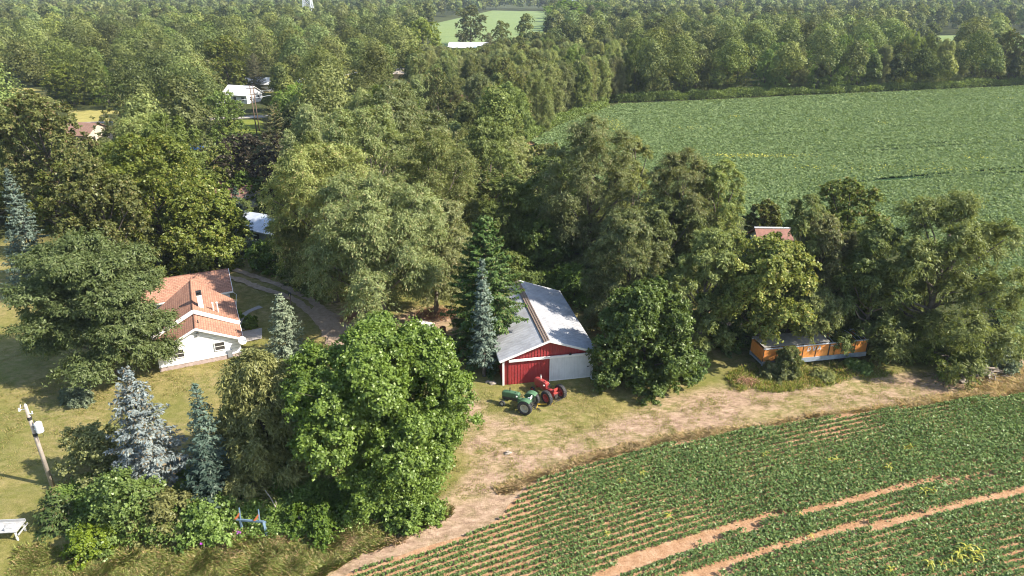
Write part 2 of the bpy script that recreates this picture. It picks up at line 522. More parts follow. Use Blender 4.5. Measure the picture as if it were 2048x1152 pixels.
def axis_pts(lo, hi, step, lo_out, hi_out, g=1.16):
    c = list(np.arange(lo, hi + .01, step)); a = step; p = c[-1]
    while p < hi_out: a *= g; p += a; c.append(p)
    a = step; p = c[0]; pre = []
    while p > lo_out: a *= g; p -= a; pre.append(p)
    return np.array(pre[::-1] + c)
gx = axis_pts(-62, 66, .4, -5000, 5000); gy = axis_pts(32, 96, .4, -600, 9000)
GX, GY = np.meshgrid(gx, gy)
near_m = (GX > -80) & (GX < 90) & (GY < 130) & (GY > 20)
dirt = np.zeros(GX.shape); straw = np.zeros(GX.shape); floor_ = np.zeros(GX.shape)
X_, Y_ = GX[near_m], GY[near_m]
wob = (vnoise(X_, Y_, 2.2, 1) - .5) * 2.2 + (vnoise(X_, Y_, .8, 2) - .5) * 1.0
dd = np.maximum.reduce([soft(X_ + wob, Y_ + wob * .6, D1, 1.8), soft(X_ + wob, Y_, D2, 2.0), soft(X_ + wob, Y_, D3, 2.5), soft(X_, Y_, D4, 1)])
patch = np.clip((.6 * vnoise(X_ * .7, Y_ * 1.3, 3.4, 5) + .4 * vnoise(X_ * .8, Y_ * 1.3, 1.1, 6) - .32) * 4.5, 0, 1)
path = soft(X_, Y_, G([(625,1175),(690,1120),(800,1062),(900,1012),(1000,985),(1034,994),(1000,1035),(883,1088),(716,1137)]), .8)
rim = np.clip(1.3 - dpoly(X_, Y_, G(FIELD_EDGE)) / 1.1, 0, 1)
dirt[near_m] = np.clip(np.maximum.reduce([dd * patch, path * .95, rim * .9]), 0, 1)
straw[near_m] = np.clip(dd * 1.1 + .5 * vnoise(X_, Y_, 5, 7), 0, 1)
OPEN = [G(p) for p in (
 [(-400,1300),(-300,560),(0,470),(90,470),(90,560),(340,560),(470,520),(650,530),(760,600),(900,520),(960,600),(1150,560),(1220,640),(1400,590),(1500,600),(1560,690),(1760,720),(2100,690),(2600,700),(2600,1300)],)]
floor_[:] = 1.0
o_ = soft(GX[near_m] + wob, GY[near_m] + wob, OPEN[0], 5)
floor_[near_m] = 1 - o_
hgt = np.zeros(GX.shape)
hgt[near_m] = (vnoise(X_, Y_, 6, 9) - .5) * .10 + (vnoise(X_, Y_, 1.0, 11) - .5) * .05 * (0.3 + dirt[near_m])
V = np.stack([GX.ravel(), GY.ravel(), hgt.ravel()], 1)
ny_, nx_ = GX.shape
ii = np.arange(ny_ * nx_).reshape(ny_, nx_)
Fq = np.stack([ii[:-1, :-1].ravel(), ii[:-1, 1:].ravel(), ii[1:, 1:].ravel(), ii[1:, :-1].ravel()], 1)

m, nt, b = newmat('ground_grass_and_earth')
tc = node(nt, "ShaderNodeTexCoord"); oc = tc.outputs["Object"]
def attr(nt, nm): return node(nt, "ShaderNodeAttribute", attribute_name=nm).outputs["Fac"]
n1 = noise_n(nt, .12, 5, .6, vec=oc); n2 = noise_n(nt, 1.1, 6, .75, vec=oc); n3 = noise_n(nt, 9, 4, .8, vec=oc)
mp = node(nt, "ShaderNodeMapping"); mp.inputs["Scale"].default_value = (1.1, 2.0, 1); mp.inputs["Rotation"].default_value = (0, 0, R(-14)); nt.links.new(oc, mp.inputs[0])
n4 = noise_n(nt, 1.0, 5, .75, vec=mp.outputs[0])
grass = ramp(nt, n2, [(.32, (.135, .130, .032)), (.5, (.245, .212, .066)), (.68, (.37, .295, .12))])
grass = mixc(nt, ramp(nt, n1, [(.4, 0.0), (.62, .75)]), grass, (.13, .155, .030))
strawc = ramp(nt, n4, [(.34, (.13, .155, .040)), (.47, (.27, .225, .095)), (.60, (.46, .33, .20))])
stm = mathn(nt, 'MULTIPLY', attr(nt, 'straw'), ramp(nt, n2, [(.3, .6), (.55, 1.0)]))
g2 = mixc(nt, stm, grass, strawc)
dirtc = ramp(nt, n4, [(.32, (.20, .13, .085)), (.5, (.38, .26, .175)), (.66, (.53, .385, .27))])
dm = mathn(nt, 'MULTIPLY', attr(nt, 'dirt'), ramp(nt, n2, [(.25, .45), (.52, 1.0)]))
g3 = mixc(nt, dm, g2, dirtc)
g3 = mixc(nt, attr(nt, 'floor'), g3, ramp(nt, n2, [(.35, (.035, .050, .014)), (.7, (.085, .085, .030))]))  # dark woodland floor, its colour also painting shade into gaps between trees
g3 = mixc(nt, .55, g3, ramp(nt, n3, [(.25, .35), (.75, 1.0)]), 'MULTIPLY')
g3 = mixc(nt, 1.0, g3, (1.2, 1.2, 1.25), 'MULTIPLY')
nt.links.new(g3, b.inputs["Base Color"]); b.inputs["Roughness"].default_value = .95
b.inputs["Specular IOR Level"].default_value = .1
bump(nt, mathn(nt, 'ADD', mathn(nt, 'MULTIPLY', n2, .6), mathn(nt, 'ADD', n3, mathn(nt, 'MULTIPLY', n4, .6))), .9, .12, b)
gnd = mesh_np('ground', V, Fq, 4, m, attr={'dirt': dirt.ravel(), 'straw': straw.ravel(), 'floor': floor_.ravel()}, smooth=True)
tag(gnd, None, None, kind='structure')

def sheet(name, poly, z, mat, jag=0.0, seed=0, label=None):
    """flat sheet over a polygon with a slightly ragged edge"""
    rg = np.random.RandomState(seed); pts = []
    n = len(poly)
    for i in range(n):
        a = np.array(poly[i]); c = np.array(poly[(i + 1) % n])
        k = max(1, min(60, int(np.linalg.norm(c - a) / (1.2 if jag else 1e9)))) if jag else 1
        for j in range(k):
            pts.append(a + (c - a) * j / k + (rg.randn(2) * jag if jag else 0))
    mb = MB(); mb.add([(p[0], p[1], z) for p in pts], [tuple(range(len(pts)))])
    o = mb.build(name, mat); tag(o, label, None, kind='structure'); return o

def ribbon(name, line, w, z, mat, jag=.12, seed=0, step=.6):
    rg = np.random.RandomState(seed)
    P = [np.array(line[0], float)]
    for a, c in zip(line[:-1], line[1:]):
        a = np.array(a, float); c = np.array(c, float); k = max(1, int(np.linalg.norm(c - a) / step))
        for j in range(1, k + 1): P.append(a + (c - a) * j / k)
    P = np.array(P)
    for _ in range(6): P[1:-1] = (P[:-2] + P[1:-1] * 2 + P[2:]) / 4
    T = unit(np.gradient(P, axis=0)); N = np.stack([-T[:, 1], T[:, 0]], 1)
    ww = w if np.ndim(w) == 0 else np.interp(np.linspace(0, 1, len(P)), np.linspace(0, 1, len(w)), w)
    l = P + N * (ww / 2 + rg.randn(len(P)) * jag)[:, None] if np.ndim(ww) else P + N * (ww / 2 + rg.randn(len(P)) * jag)[:, None]
    r_ = P - N * (ww / 2 + rg.randn(len(P)) * jag)[:, None]
    V = np.concatenate([np.c_[l, np.full(len(P), z)], np.c_[r_, np.full(len(P), z)]])
    n = len(P); i = np.arange(n - 1)
    o = mesh_np(name, V, np.stack([i, i + n, i + n + 1, i + 1], 1), 4, mat)
    tag(o, None, None, kind='structure'); return o

def groundmat(name, stops, s1=1.2, s2=9, stretch=None, bs=.6):
    m, nt, b = newmat(name)
    tc = node(nt, "ShaderNodeTexCoord"); v = tc.outputs["Object"]
    n2 = noise_n(nt, s1, 6, .75, vec=v); n3 = noise_n(nt, s2, 4, .8, vec=v)
    c = ramp(nt, n2, stops)
    c = mixc(nt, .5, c, ramp(nt, n3, [(.25, .45), (.75, 1.15)]), 'MULTIPLY')
    nt.links.new(c, b.inputs["Base Color"]); b.inputs["Roughness"].default_value = .95
    b.inputs["Specular IOR Level"].default_value = .1
    bump(nt, mathn(nt, 'ADD', n2, n3), bs, .1, b)
    return m
SOIL = groundmat('field_soil', [(.3, (.30, .16, .085)), (.5, (.46, .27, .155)), (.7, (.60, .40, .26))], 1.0, 8, bs=.9)
FARSOIL_SHADE = groundmat('field_under_canopy', [(.3, (.020, .050, .018)), (.7, (.035, .075, .028))], .3, 3)  # dark green paints the shade beneath the bean leaves and in the track gaps
GRAVEL = groundmat('gravel', [(.3, (.33, .24, .17)), (.7, (.54, .41, .31))], 2, 14)
CONC = groundmat('concrete', [(.3, (.34, .31, .28)), (.7, (.46, .42, .39))], 1, 5, bs=.1)
LAWN = groundmat('lawn_far', [(.3, (.13, .17, .03)), (.7, (.24, .25, .05))], .3, 3)
LAWNY = groundmat('lawn_far_dry', [(.3, (.26, .24, .07)), (.7, (.42, .36, .13))], .3, 3)
PALEF = groundmat('far_crop', [(.3, (.17, .23, .085)), (.7, (.22, .28, .11))], .05, .6)

sheet('soybean_field_soil', NEAR_FIELD, .062, SOIL, .10, 3)
sheet('far_field_soil_shade', FAR_FIELD, .09, FARSOIL_SHADE, .3, 4)
ribbon('field_margin', G([(1062,290),(1110,262),(1165,239),(1235,213),(1300,208)]), [2.5, 3, 4, 4, 3], .10, groundmat('field_margin_earth', [(.3, (.33, .18, .09)), (.7, (.55, .34, .20))]), .5, 5)
ribbon('field_margin', G([(1290,210),(1400,205),(1700,191),(2048,175),(2300,163)]), 2.2, .105, groundmat('field_margin_earth_far', [(.3, (.20, .13, .06)), (.7, (.42, .27, .14))], .5), .6, 6)
ribbon('driveway', G([(455,533),(467,539),(520,557),(567,574),(617,597),(645,618),(667,637),(690,680)]), .95, .085, GRAVEL, .10, 7)
ribbon('driveway', G([(440,548),(460,554),(534,581),(587,597),(627,631),(645,652),(665,690)]), .95, .089, GRAVEL, .10, 8)
sheet('gravel_pad', G([(625,600),(650,612),(690,640),(720,650),(720,690),(670,690),(640,655),(625,628)]), .081, GRAVEL, .25, 9)
ribbon('garden_path', G([(484,662),(478,640),(490,626),(508,617),(522,614)]), .8, .083, CONC, .03, 10)
sheet('patio', G([(484,664),(524,657),(524,678),(487,686)]), .087, CONC, 0, 11)
sheet('far_lawn', G([(430,268),(440,240),(525,240),(530,268)]), .05, LAWN, .3, 12)
ribbon('road', G([(300,246),(400,240),(455,236),(525,233),(620,229)]), 4.5, .07, CONC, .05, 13)
sheet('far_lawn', G([(130,256),(140,221),(260,221),(262,256)]), .05, LAWNY, .3, 14)
ribbon('road', G([(60,251),(150,247),(200,245),(260,243)]), 3.0, .07, CONC, .05, 13)
sheet('far_lawn', G([(-60,196),(-60,176),(95,176),(95,196)]), .05, LAWNY, .3, 15)
sheet('far_lawn', G([(790,245),(800,220),(880,220),(885,248)]), .05, LAWN, .3, 16)
sheet('far_lawn', G([(690,170),(690,140),(840,136),(840,168)]), .05, LAWNY, .3, 17)
sheet('crop_field', G([(860,95),(865,48),(985,21),(1105,23),(1110,66),(1000,82)]), .06, PALEF)
sheet('crop_field', G([(1780,96),(1840,72),(2060,68),(2300,70),(2300,118),(2000,110)]), .06, PALEF)
sheet('far_lawn', G([(470,190),(600,186),(600,172),(440,172)]), .055, LAWNY, .3, 18)

# ================================================================ CROPS
rg = np.random.RandomState(11)
T1 = G([(1150,1185),(1220,1152),(1366,1092),(1549,1041),(1766,991),(1983,948),(2048,931),(2300,880)])
T2 = G([(1300,1200),(1406,1151),(1583,1093),(1783,1045),(1966,1008),(2048,985),(2300,930)])
pf = np.polyfit([p[0] for p in T1], [p[1] for p in T1], 2)
def rowf(x): return np.polyval(pf, x)
rows = []
sp = .60
for k in range(-40, 60):
    x = np.arange(-22, 66, .17); x = x + rg.uniform(-.07, .07, len(x))
    y = rowf(x) + k * sp + rg.randn(len(x)) * .035
    rows.append(np.stack([x, y], 1))
Pp = np.concatenate(rows)
ok = inpoly(Pp[:, 0], Pp[:, 1], NEAR_FIELD) & (Pp[:, 1] > 32.5) & (dpoly(Pp[:, 0], Pp[:, 1], NEAR_FIELD[:15]) > .25)
px_, py_ = pix(Pp[:, 0], Pp[:, 1], 0)
ok &= (px_ > 560) & (px_ < 2200) & (py_ < 1240)
Pp = Pp[ok]; px_ = px_[ok]
w1 = np.interp(px_[:], [1150, 1370, 1560, 1770, 1950, 2048], [1.35, 1.25, .55, .75, .5, .25])
w2 = np.interp(px_[:], [1300, 1420, 1600, 1780, 1930, 2048], [1.5, 1.4, .6, .62, .35, .75])
nz_ = vnoise(Pp[:, 0], Pp[:, 1], .5, 21) * .35
ok = (dpoly(Pp[:, 0], Pp[:, 1], T1) > w1 * .35 + nz_ * .4) & (dpoly(Pp[:, 0], Pp[:, 1], T2) > w2 * .35 + nz_ * .4)
Pp = Pp[ok]; px_ = px_[ok]
vig = .62 + .6 * vnoise(Pp[:, 0], Pp[:, 1], 4.0, 22) + .3 * (vnoise(Pp[:, 0], Pp[:, 1], 1.2, 23) - .5)
edge = dpoly(Pp[:, 0], Pp[:, 1], NEAR_FIELD[:15])
vig *= np.interp(px_, [650, 1000, 1250, 1420], [.40, .58, .84, 1.10]) * np.interp(edge, [0, 1.5, 4], [.75, .9, 1.0])
bare = soft(Pp[:, 0], Pp[:, 1], G([(1560,870),(1700,845),(1820,830),(1830,845),(1700,880),(1590,900)]), 2)
vig -= bare * .45 * vnoise(Pp[:, 0], Pp[:, 1], .9, 24)
vig = np.clip(vig, .12, 1.25)
keep = rg.rand(len(vig)) < np.clip(vig * 2.4, .25, 1)
Pp = Pp[keep]; vig = vig[keep]
nl = 18
j = np.repeat(np.arange(len(Pp)), nl)
wd = (.04 + .10 * vig + .16 * np.clip(vig - .55, 0, 1))[j]
P = np.stack([Pp[j, 0] + rg.randn(len(j)) * wd * .6, Pp[j, 1] + rg.randn(len(j)) * wd * .62, .07 + (.12 + .5 * vig[j]) * rg.uniform(.35, 1.0, len(j))], 1)
P[:, 2] -= np.clip(np.abs(P[:, 1] - Pp[j, 1]) - .08, 0, 1) * .6
P[:, 2] = np.maximum(P[:, 2], .09)
N = rg.randn(len(j), 3) * .42 + np.array([0, 0, 1.0])
V, Fq = leafquads(P, N, (.062 + .028 * vig[j]), .75, rg)
tag(mesh_np('soybean_crop', V, Fq, 4, LM['soy']), 'low dark green soybean plants in rows filling the lower right corner, cut by two bare wheel tracks', 'crop', kind='stuff')

def sample_poly(poly, n, rg, power=2.0, ymax=None):
    xs = [p[0] for p in poly]; ys = [p[1] for p in poly]
    out = []
    while sum(len(o) for o in out) < n:
        m_ = n * 2
        x = rg.uniform(min(xs), max(xs), m_); y = rg.uniform(min(ys), max(ys), m_)
        px, py = pix(x, y, 0)
        ok = inpoly(x, y, poly) & (px > -150) & (px < 2200)
        ok &= rg.rand(m_) < (60.0 / np.hypot(y, 37)) ** power
        out.append(np.stack([x[ok], y[ok]], 1))
    return np.concatenate(out)[:n]
S = sample_poly(FAR_FIELD, 430000, rg, 1.6)
dist = np.hypot(S[:, 1], 37)
tr3 = [G([(1560,314),(1716,301),(2048,278)]), G([(1699,309),(1966,290),(2048,284)]), G([(1750,363),(2048,339)]), G([(1650,372),(2048,348)]), G([(1480,276),(2048,240)])]
dm_ = np.minimum.reduce([dpoly(S[:, 0], S[:, 1], t) for t in tr3])
ok = dm_ > .25 + .5 * vnoise(S[:, 0], S[:, 1], 6, 31)
# rows read near the camera
S = S[ok]; dist = dist[ok]
k = np.round((S[:, 1] - rowf(np.minimum(S[:, 0], 60))) / .8) * .8 + rowf(np.minimum(S[:, 0], 60))
mixr = np.clip((130 - dist) / 30, 0, 1)[:]
S[:, 1] = np.where(rg.rand(len(S)) < mixr, k + rg.randn(len(S)) * .2, S[:, 1])
P = np.c_[S, rg.uniform(.35, .62, len(S)) + .12 * vnoise(S[:, 0], S[:, 1], 3, 33)]
N = rg.randn(len(S), 3) * .5 + np.array([0, -.1, 1.0])
V, Fq = leafquads(P, N, .12 + .0010 * dist, .8, rg)
tag(mesh_np('soybean_crop', V, Fq, 4, LM['soyfar']), 'closed green soybean canopy of the large field reaching back to the tree line', 'crop', kind='stuff')

# dried yellow patches in the far field
pp = []
for cx_, cy_, n_, sx, sy in [(1500,317,300,7,1.0),(1390,260,40,5,2),(1233,255,110,1.2,6),(1470,237,30,2,1),(1780,340,60,8,2),(1880,345,40,5,1.5),(1630,340,30,2,1),(1765,250,20,1,1),(1640,245,20,2,1),(1950,320,25,2,1),(2005,200,20,2,1)]:
    a = at(cx_, cy_); pp.append(np.stack([a[0] + rg.randn(n_) * sx, a[1] + rg.randn(n_) * sy, rg.uniform(.6, .85, n_)], 1))
P = np.concatenate(pp); V, Fq = leafquads(P, rg.randn(len(P), 3) * .5 + [0, 0, 1], .24, .6, rg)
tag(mesh_np('yellowed_crop', V, Fq, 4, LM['corn']), 'yellowed patches of plants scattered through the large bean field', 'crop', kind='stuff')

def tufts(P2, h, w, rg, nb=7, spread=.12, lean=.5, z0=.02):
    """grass or weed tufts made of thin bent blades"""
    n = len(P2); j = np.repeat(np.arange(n), nb)
    hh = (h if np.ndim(h) == 0 else h[j]) * rg.uniform(.5, 1.1, len(j))
    a = rg.rand(len(j)) * 6.283
    B = np.c_[P2[j] + rg.randn(len(j), 2) * spread, np.full(len(j), z0)]
    D = np.stack([np.cos(a), np.sin(a), np.zeros(len(j))], 1)
    S = np.stack([-np.sin(a), np.cos(a), np.zeros(len(j))], 1) * w
    M = B + D * (hh * lean * .3)[:, None] + np.array([0, 0, 1]) * (hh * .6)[:, None]
    T = B + D * (hh * lean)[:, None] + np.array([0, 0, 1]) * hh[:, None]
    V = np.stack([B - S * .6, B + S * .6, M + S, T, M - S], 1).reshape(-1, 3)
    F5 = np.arange(len(j) * 5).reshape(-1, 5)
    return V, F5

def scatter(poly, n, rg):
    poly = G(poly); xs = [p[0] for p in poly]; ys = [p[1] for p in poly]
    x = rg.uniform(min(xs), max(xs), n * 3); y = rg.uniform(min(ys), max(ys), n * 3)
    ok = inpoly(x, y, poly); return np.stack([x[ok], y[ok]], 1)[:n]
def along(line, w, n, rg):
    line = np.array(G(line)); seg = np.hypot(*np.diff(line, axis=0).T); c = np.r_[0, np.cumsum(seg)]
    s = rg.rand(n) * c[-1]
    return np.stack([np.interp(s, c, line[:, 0]) + rg.randn(n) * w, np.interp(s, c, line[:, 1]) + rg.randn(n) * w], 1)

S = np.concatenate([scatter([(40,1095),(250,1112),(420,1095),(620,1060),(850,1050),(900,1010),(900,1030),(800,1080),(700,1120),(620,1165),(20,1170)], 5200, rg),
                    scatter([(0,1165),(60,1120),(200,1110),(500,1120),(700,1115),(620,1165)], 1800, rg)])
V, F5 = tufts(S, .12 + .38 * vnoise(S[:, 0], S[:, 1], 1.3, 41), .022, rg, 8, .14, 1.3)
tag(mesh_np('verge_grass', V, F5, 5, LM['weed']), 'rough mixed grass and weeds along the foot of the hedgerow', 'grass', kind='stuff')
S = np.concatenate([along([(1050,962),(1120,934),(1250,899),(1400,870),(1470,862)], .28, 1100, rg), along([(1000,985),(1060,962)], .25, 120, rg),
                    along([(1470,862),(1620,834),(1800,812)], .12, 300, rg), along([(1800,812),(1950,792),(2048,778)], .4, 900, rg), scatter([(1940,770),(1990,742),(2060,730),(2060,782),(1990,790)], 900, rg),
                    scatter([(300,1120),(500,1080),(700,1060),(850,1050),(800,1090),(600,1120)], 900, rg)])
V, F5 = tufts(S, .10 + .25 * vnoise(S[:, 0], S[:, 1], .9, 42), .022, rg, 8, .14, 1.4)
tag(mesh_np('dry_grass', V, F5, 5, LM['dry']), 'dry brown grass edging the bean field and the corner of the yard', 'grass', kind='stuff')
S = scatter([(1455,752),(1500,735),(1700,728),(1770,722),(1790,748),(1700,765),(1560,785),(1470,782)], 1800, rg)
S = S[rg.rand(len(S)) < np.clip(3.2 * vnoise(S[:, 0], S[:, 1], 1.6, 47) - .9, 0, 1)]
V, F5 = tufts(S, .2 + .5 * vnoise(S[:, 0], S[:, 1], 1.5, 43), .03, rg, 8, .18, .5)
tag(mesh_np('tall_weeds', V, F5, 5, LM['weed']), 'tall mixed weeds growing in front of the orange trailer', 'weeds', kind='stuff')
S = np.concatenate([scatter([(930,790),(1240,760),(1480,775),(1900,740),(2048,715),(2048,785),(1600,842),(1250,905),(1060,965),(930,1000),(800,1080),(700,1110)], 9000, rg), scatter([(0,700),(480,720),(420,780),(0,960)], 3000, rg)])
S = S[rg.rand(len(S)) < np.clip(2.6 * vnoise(S[:, 0], S[:, 1], 1.4, 48) - .7, .05, 1)]
V, F5 = tufts(S, .04 + .09 * vnoise(S[:, 0], S[:, 1], .7, 49), .02, rg, 7, .16, 1.6, z0=.03)
tag(mesh_np('yard_grass', V, F5, 5, LM['yard']), 'short patchy grass tufts over the dry yard and lawn', 'grass', kind='stuff')
# low undergrowth below the hedgerow trees
S = scatter([(110,985),(330,950),(600,955),(900,930),(885,985),(830,1035),(700,1062),(480,1085),(300,1095),(150,1085)], 2600, rg)
hh = .3 + 1.5 * vnoise(S[:, 0], S[:, 1], 2.0, 44) ** 1.3
j = np.repeat(np.arange(len(S)), 22)
P = np.c_[S[j] + rg.randn(len(j), 2) * .28, hh[j] * rg.rand(len(j)) ** .5]
V, Fq = leafquads(P, rg.randn(len(j), 3) * .6 + [0, 0, .8], .10, .6, rg)
tag(mesh_np('undergrowth', V, Fq, 4, LM['green']), 'dense green undergrowth beneath the foreground hedgerow trees', 'undergrowth', kind='stuff')
# weeds that line the big field's corner and far edges
S = np.concatenate([along([(1040,300),(1100,262),(1160,238),(1225,214)], 1.2, 500, rg) + np.array([-2.2, .8]), along([(1230,208),(1400,201),(1700,187),(2060,171)], 1.2, 1500, rg) + np.array([0, 3.5])])
j = np.repeat(np.arange(len(S)), 26); hh = 1.0 + 2.6 * vnoise(S[:, 0], S[:, 1], 4, 45)
P = np.c_[S[j] + rg.randn(len(j), 2) * .7, hh[j] * rg.rand(len(j)) ** .6]
V, Fq = leafquads(P, rg.randn(len(j), 3) * .6 + [0, -.2, .6], .22, .7, rg)
tag(mesh_np('edge_brush', V, Fq, 4, LM['dwillow']), 'dull green brush lining the far edge of the large bean field', 'brush', kind='stuff')

# ================================================================ BUILDINGS
def ribbed(name, c, rough=.5, scale=18.0, dirt=None, var=.25):
    m, nt, b = newmat(name)
    tc = node(nt, "ShaderNodeTexCoord")
    f = noise_n(nt, 1.3, 6, .7, vec=tc.outputs["Object"])
    mp = node(nt, "ShaderNodeMapping"); mp.inputs["Scale"].default_value = (6, 6, .5); nt.links.new(tc.outputs["Object"], mp.inputs[0])
    f2 = noise_n(nt, 1.0, 4, .7, vec=mp.outputs[0])
    c1 = ramp(nt, f, [(.3, dirt or tuple(k * (1 - var) for k in c)), (.6, c)])
    c1 = mixc(nt, .35, c1, ramp(nt, f2, [(.3, .5), (.7, 1.0)]), 'MULTIPLY')
    nt.links.new(c1, b.inputs["Base Color"]); b.inputs["Roughness"].default_value = rough
    return m
RED = ribbed('red_painted_steel', (.36, .042, .046), .45, var=.2)
WHT_STEEL = ribbed('white_painted_steel', (.72, .73, .74), .45, var=.12)
TRIM = plain('white_trim', (.78, .77, .75), .5, 0, .1)
GALV = plain('galvanised_roof', (.47, .48, .51), .5, .12, .28, .8, dirt=(.31, .31, .33))
RUSTY = plain('rusty_ridge', (.33, .26, .21), .8, 0, .4, 6, dirt=(.17, .10, .065))
DARK = plain('dark_void', (.02, .02, .022), .6)
BLACK = plain('black_rubber', (.025, .025, .027), .75, 0, .3, 8)
GLASS = plain('window_glass', (.06, .055, .055), .12, 0, .3, 3)

def roofmat(name, c1, c2, c3):
    m, nt, b = newmat(name)
    tc = node(nt, "ShaderNodeTexCoord")
    br = node(nt, "ShaderNodeTexBrick")
    mp = node(nt, "ShaderNodeMapping"); mp.inputs["Scale"].default_value = (1, 1, 1)
    nt.links.new(tc.outputs["UV"], mp.inputs[0]); nt.links.new(mp.outputs[0], br.inputs[0])
    br.inputs["Color1"].default_value = (*c1, 1); br.inputs["Color2"].default_value = (*c2, 1); br.inputs["Mortar"].default_value = (*c3, 1)
    br.inputs["Scale"].default_value = 1; br.inputs["Brick Width"].default_value = .45; br.inputs["Row Height"].default_value = .26
    br.inputs["Mortar Size"].default_value = .025; br.inputs["Bias"].default_value = 0
    f = noise_n(nt, .9, 6, .7, vec=tc.outputs["Object"]); f2 = noise_n(nt, 12, 3, .7, vec=tc.outputs["Object"])
    c = mixc(nt, .5, br.outputs[0], ramp(nt, f, [(.3, .55), (.65, 1.05)]), 'MULTIPLY')
    c = mixc(nt, .5, c, ramp(nt, f2, [(.3, .5), (.7, 1.1)]), 'MULTIPLY')
    nt.links.new(c, b.inputs["Base Color"]); b.inputs["Roughness"].default_value = .9
    bump(nt, br.outputs[1], -.5, .03, b)
    return m
SHING = roofmat('orange_brown_shingles', (.52, .27, .18), (.42, .205, .135), (.24, .12, .08))
SHING_D = roofmat('brown_shingles', (.34, .20, .15), (.28, .16, .12), (.16, .09, .07))

def sidingmat(name, c, step=.36):
    m, nt, b = newmat(name)
    tc = node(nt, "ShaderNodeTexCoord"); sx = node(nt, "ShaderNodeSeparateXYZ"); nt.links.new(tc.outputs["Object"], sx.inputs[0])
    fr = mathn(nt, 'FRACT', mathn(nt, 'DIVIDE', sx.outputs[2], step))
    ln = ramp(nt, fr, [(.0, .5), (.16, 1.0)])
    f = noise_n(nt, 1.2, 5, .7, vec=tc.outputs["Object"])
    cc = ramp(nt, f, [(.25, tuple(k * .93 for k in c)), (.6, c)])
    cc = mixc(nt, 1.0, cc, ln, 'MULTIPLY')
    nt.links.new(cc, b.inputs["Base Color"]); b.inputs["Roughness"].default_value = .6
    bump(nt, fr, .8, .03, b)
    return m
SIDING = sidingmat('white_clapboard', (.80, .80, .81))
BLOCK = plain('pink_block_foundation', (.46, .36, .33), .9, 0, .35, 2.5, dirt=(.30, .22, .20))

def add_uv(o, s=1.0):
    """box-like uv: u along the horizontal of the face, v up the slope"""
    me = o.data; uv = me.uv_layers.new(name="uv")
    for p in me.polygons:
        n = p.normal
        h = Vector((-n.y, n.x, 0)); h = h.normalized() if h.length > 1e-3 else Vector((1, 0, 0))
        v = n.cross(h)
        for li in p.loop_indices:
            c = me.vertices[me.loops[li].vertex_index].co
            uv.data[li].uv = (c.dot(h) * s, c.dot(v) * s)

def slope_slab(mb, x0, z0, x1, z1, y0, y1, th):
    """roof slab: cross-section (x0,z0)-(x1,z1) swept along y"""
    d = Vector((x1 - x0, z1 - z0)).normalized(); n = Vector((-d.y, d.x))
    if n.y < 0: n = -n
    pts = [(x0, z0), (x1, z1), (x1 + 0 * n.x, z1 + th), (x0 + 0 * n.x, z0 + th)]
    return mb.prism(pts, y0, y1, fn=lambda a, b, t: (a, t, b))

# ---- the red pole barn
bx_, by_ = at(1007, 770)
ang = R(10.9)
barn = thing('pole_barn', 'long red and white metal barn with a patchy grey roof behind the tractors', 'barn', (bx_, by_, 0), ang)
W, L, EH, AH = 9.2, 14.4, 3.05, 4.72
hx = W / 2
mb = MB()
mb.prism([(0, 0), (W, 0), (W, EH), (hx, AH), (0, EH)], 0, .12, fn=lambda a, b, t: (a, t, b))
mb.prism([(0, 0), (W, 0), (W, EH), (hx, AH), (0, EH)], L - .12, L, fn=lambda a, b, t: (a, t, b))
mb.box((.06, L / 2, EH / 2), (.12, L - .25, EH)); mb.box((W - .06, L / 2, EH / 2), (.12, L - .25, EH))
x = .25
while x < W - .1:
    zt = EH + (AH - EH) * (1 - abs(x - hx) / hx) - .05
    zb = 2.75 if x > .45 else 0.0
    mb.box((x, -.02, (zb + zt) / 2), (.07, .045, zt - zb)); x += .30
y = .3
while y < L:
    mb.box((-.02, y, EH / 2), (.045, .05, EH)); mb.box((W + .02, y, EH / 2), (.045, .05, EH)); y += .3
mb.build('wall', RED, barn)
def door(name, x0, x1, z0, z1, y0, mat, rib=.29, parent=barn):
    mb = MB(); mb.box(((x0 + x1) / 2, y0, (z0 + z1) / 2), (x1 - x0, .05, z1 - z0))
    x = x0 + .12
    while x < x1: mb.box((x, y0 - .035, (z0 + z1) / 2), (.06, .03, z1 - z0 - .04)); x += rib
    return mb.build(name, mat, parent)
dr = door('sliding_door', .48, 4.72, .05, 2.6, -.07, RED)
dr["label"] = 'red ribbed left sliding door'
dw = door('sliding_door', 4.70, 9.02, .04, 2.72, -.17, WHT_STEEL)
dw["label"] = 'white ribbed right sliding door'
MB().box((8.75, -.24, 1.35), (.22, .05, .08)).build('handle', BLACK, dw)
mb = MB()
for xx in (4.73, 9.0): mb.box((xx, -.20, 1.38), (.07, .06, 2.7))
mb.box((6.86, -.20, .08), (4.2, .055, .1)); mb.box((6.86, -.20, 2.70), (4.2, .055, .08))
mb.build('door_frame', TRIM, dw)
MB().box((4.85, -.26, 2.84), (8.7, .16, .22)).build('door_track', TRIM, barn)
for xx in (-.02, W + .02):
    MB().box((xx, -.06, EH / 2 - .01), (.2, .14, EH - .04)).build('corner_post', TRIM, barn)
oh = .45
slope = (AH - EH) / hx
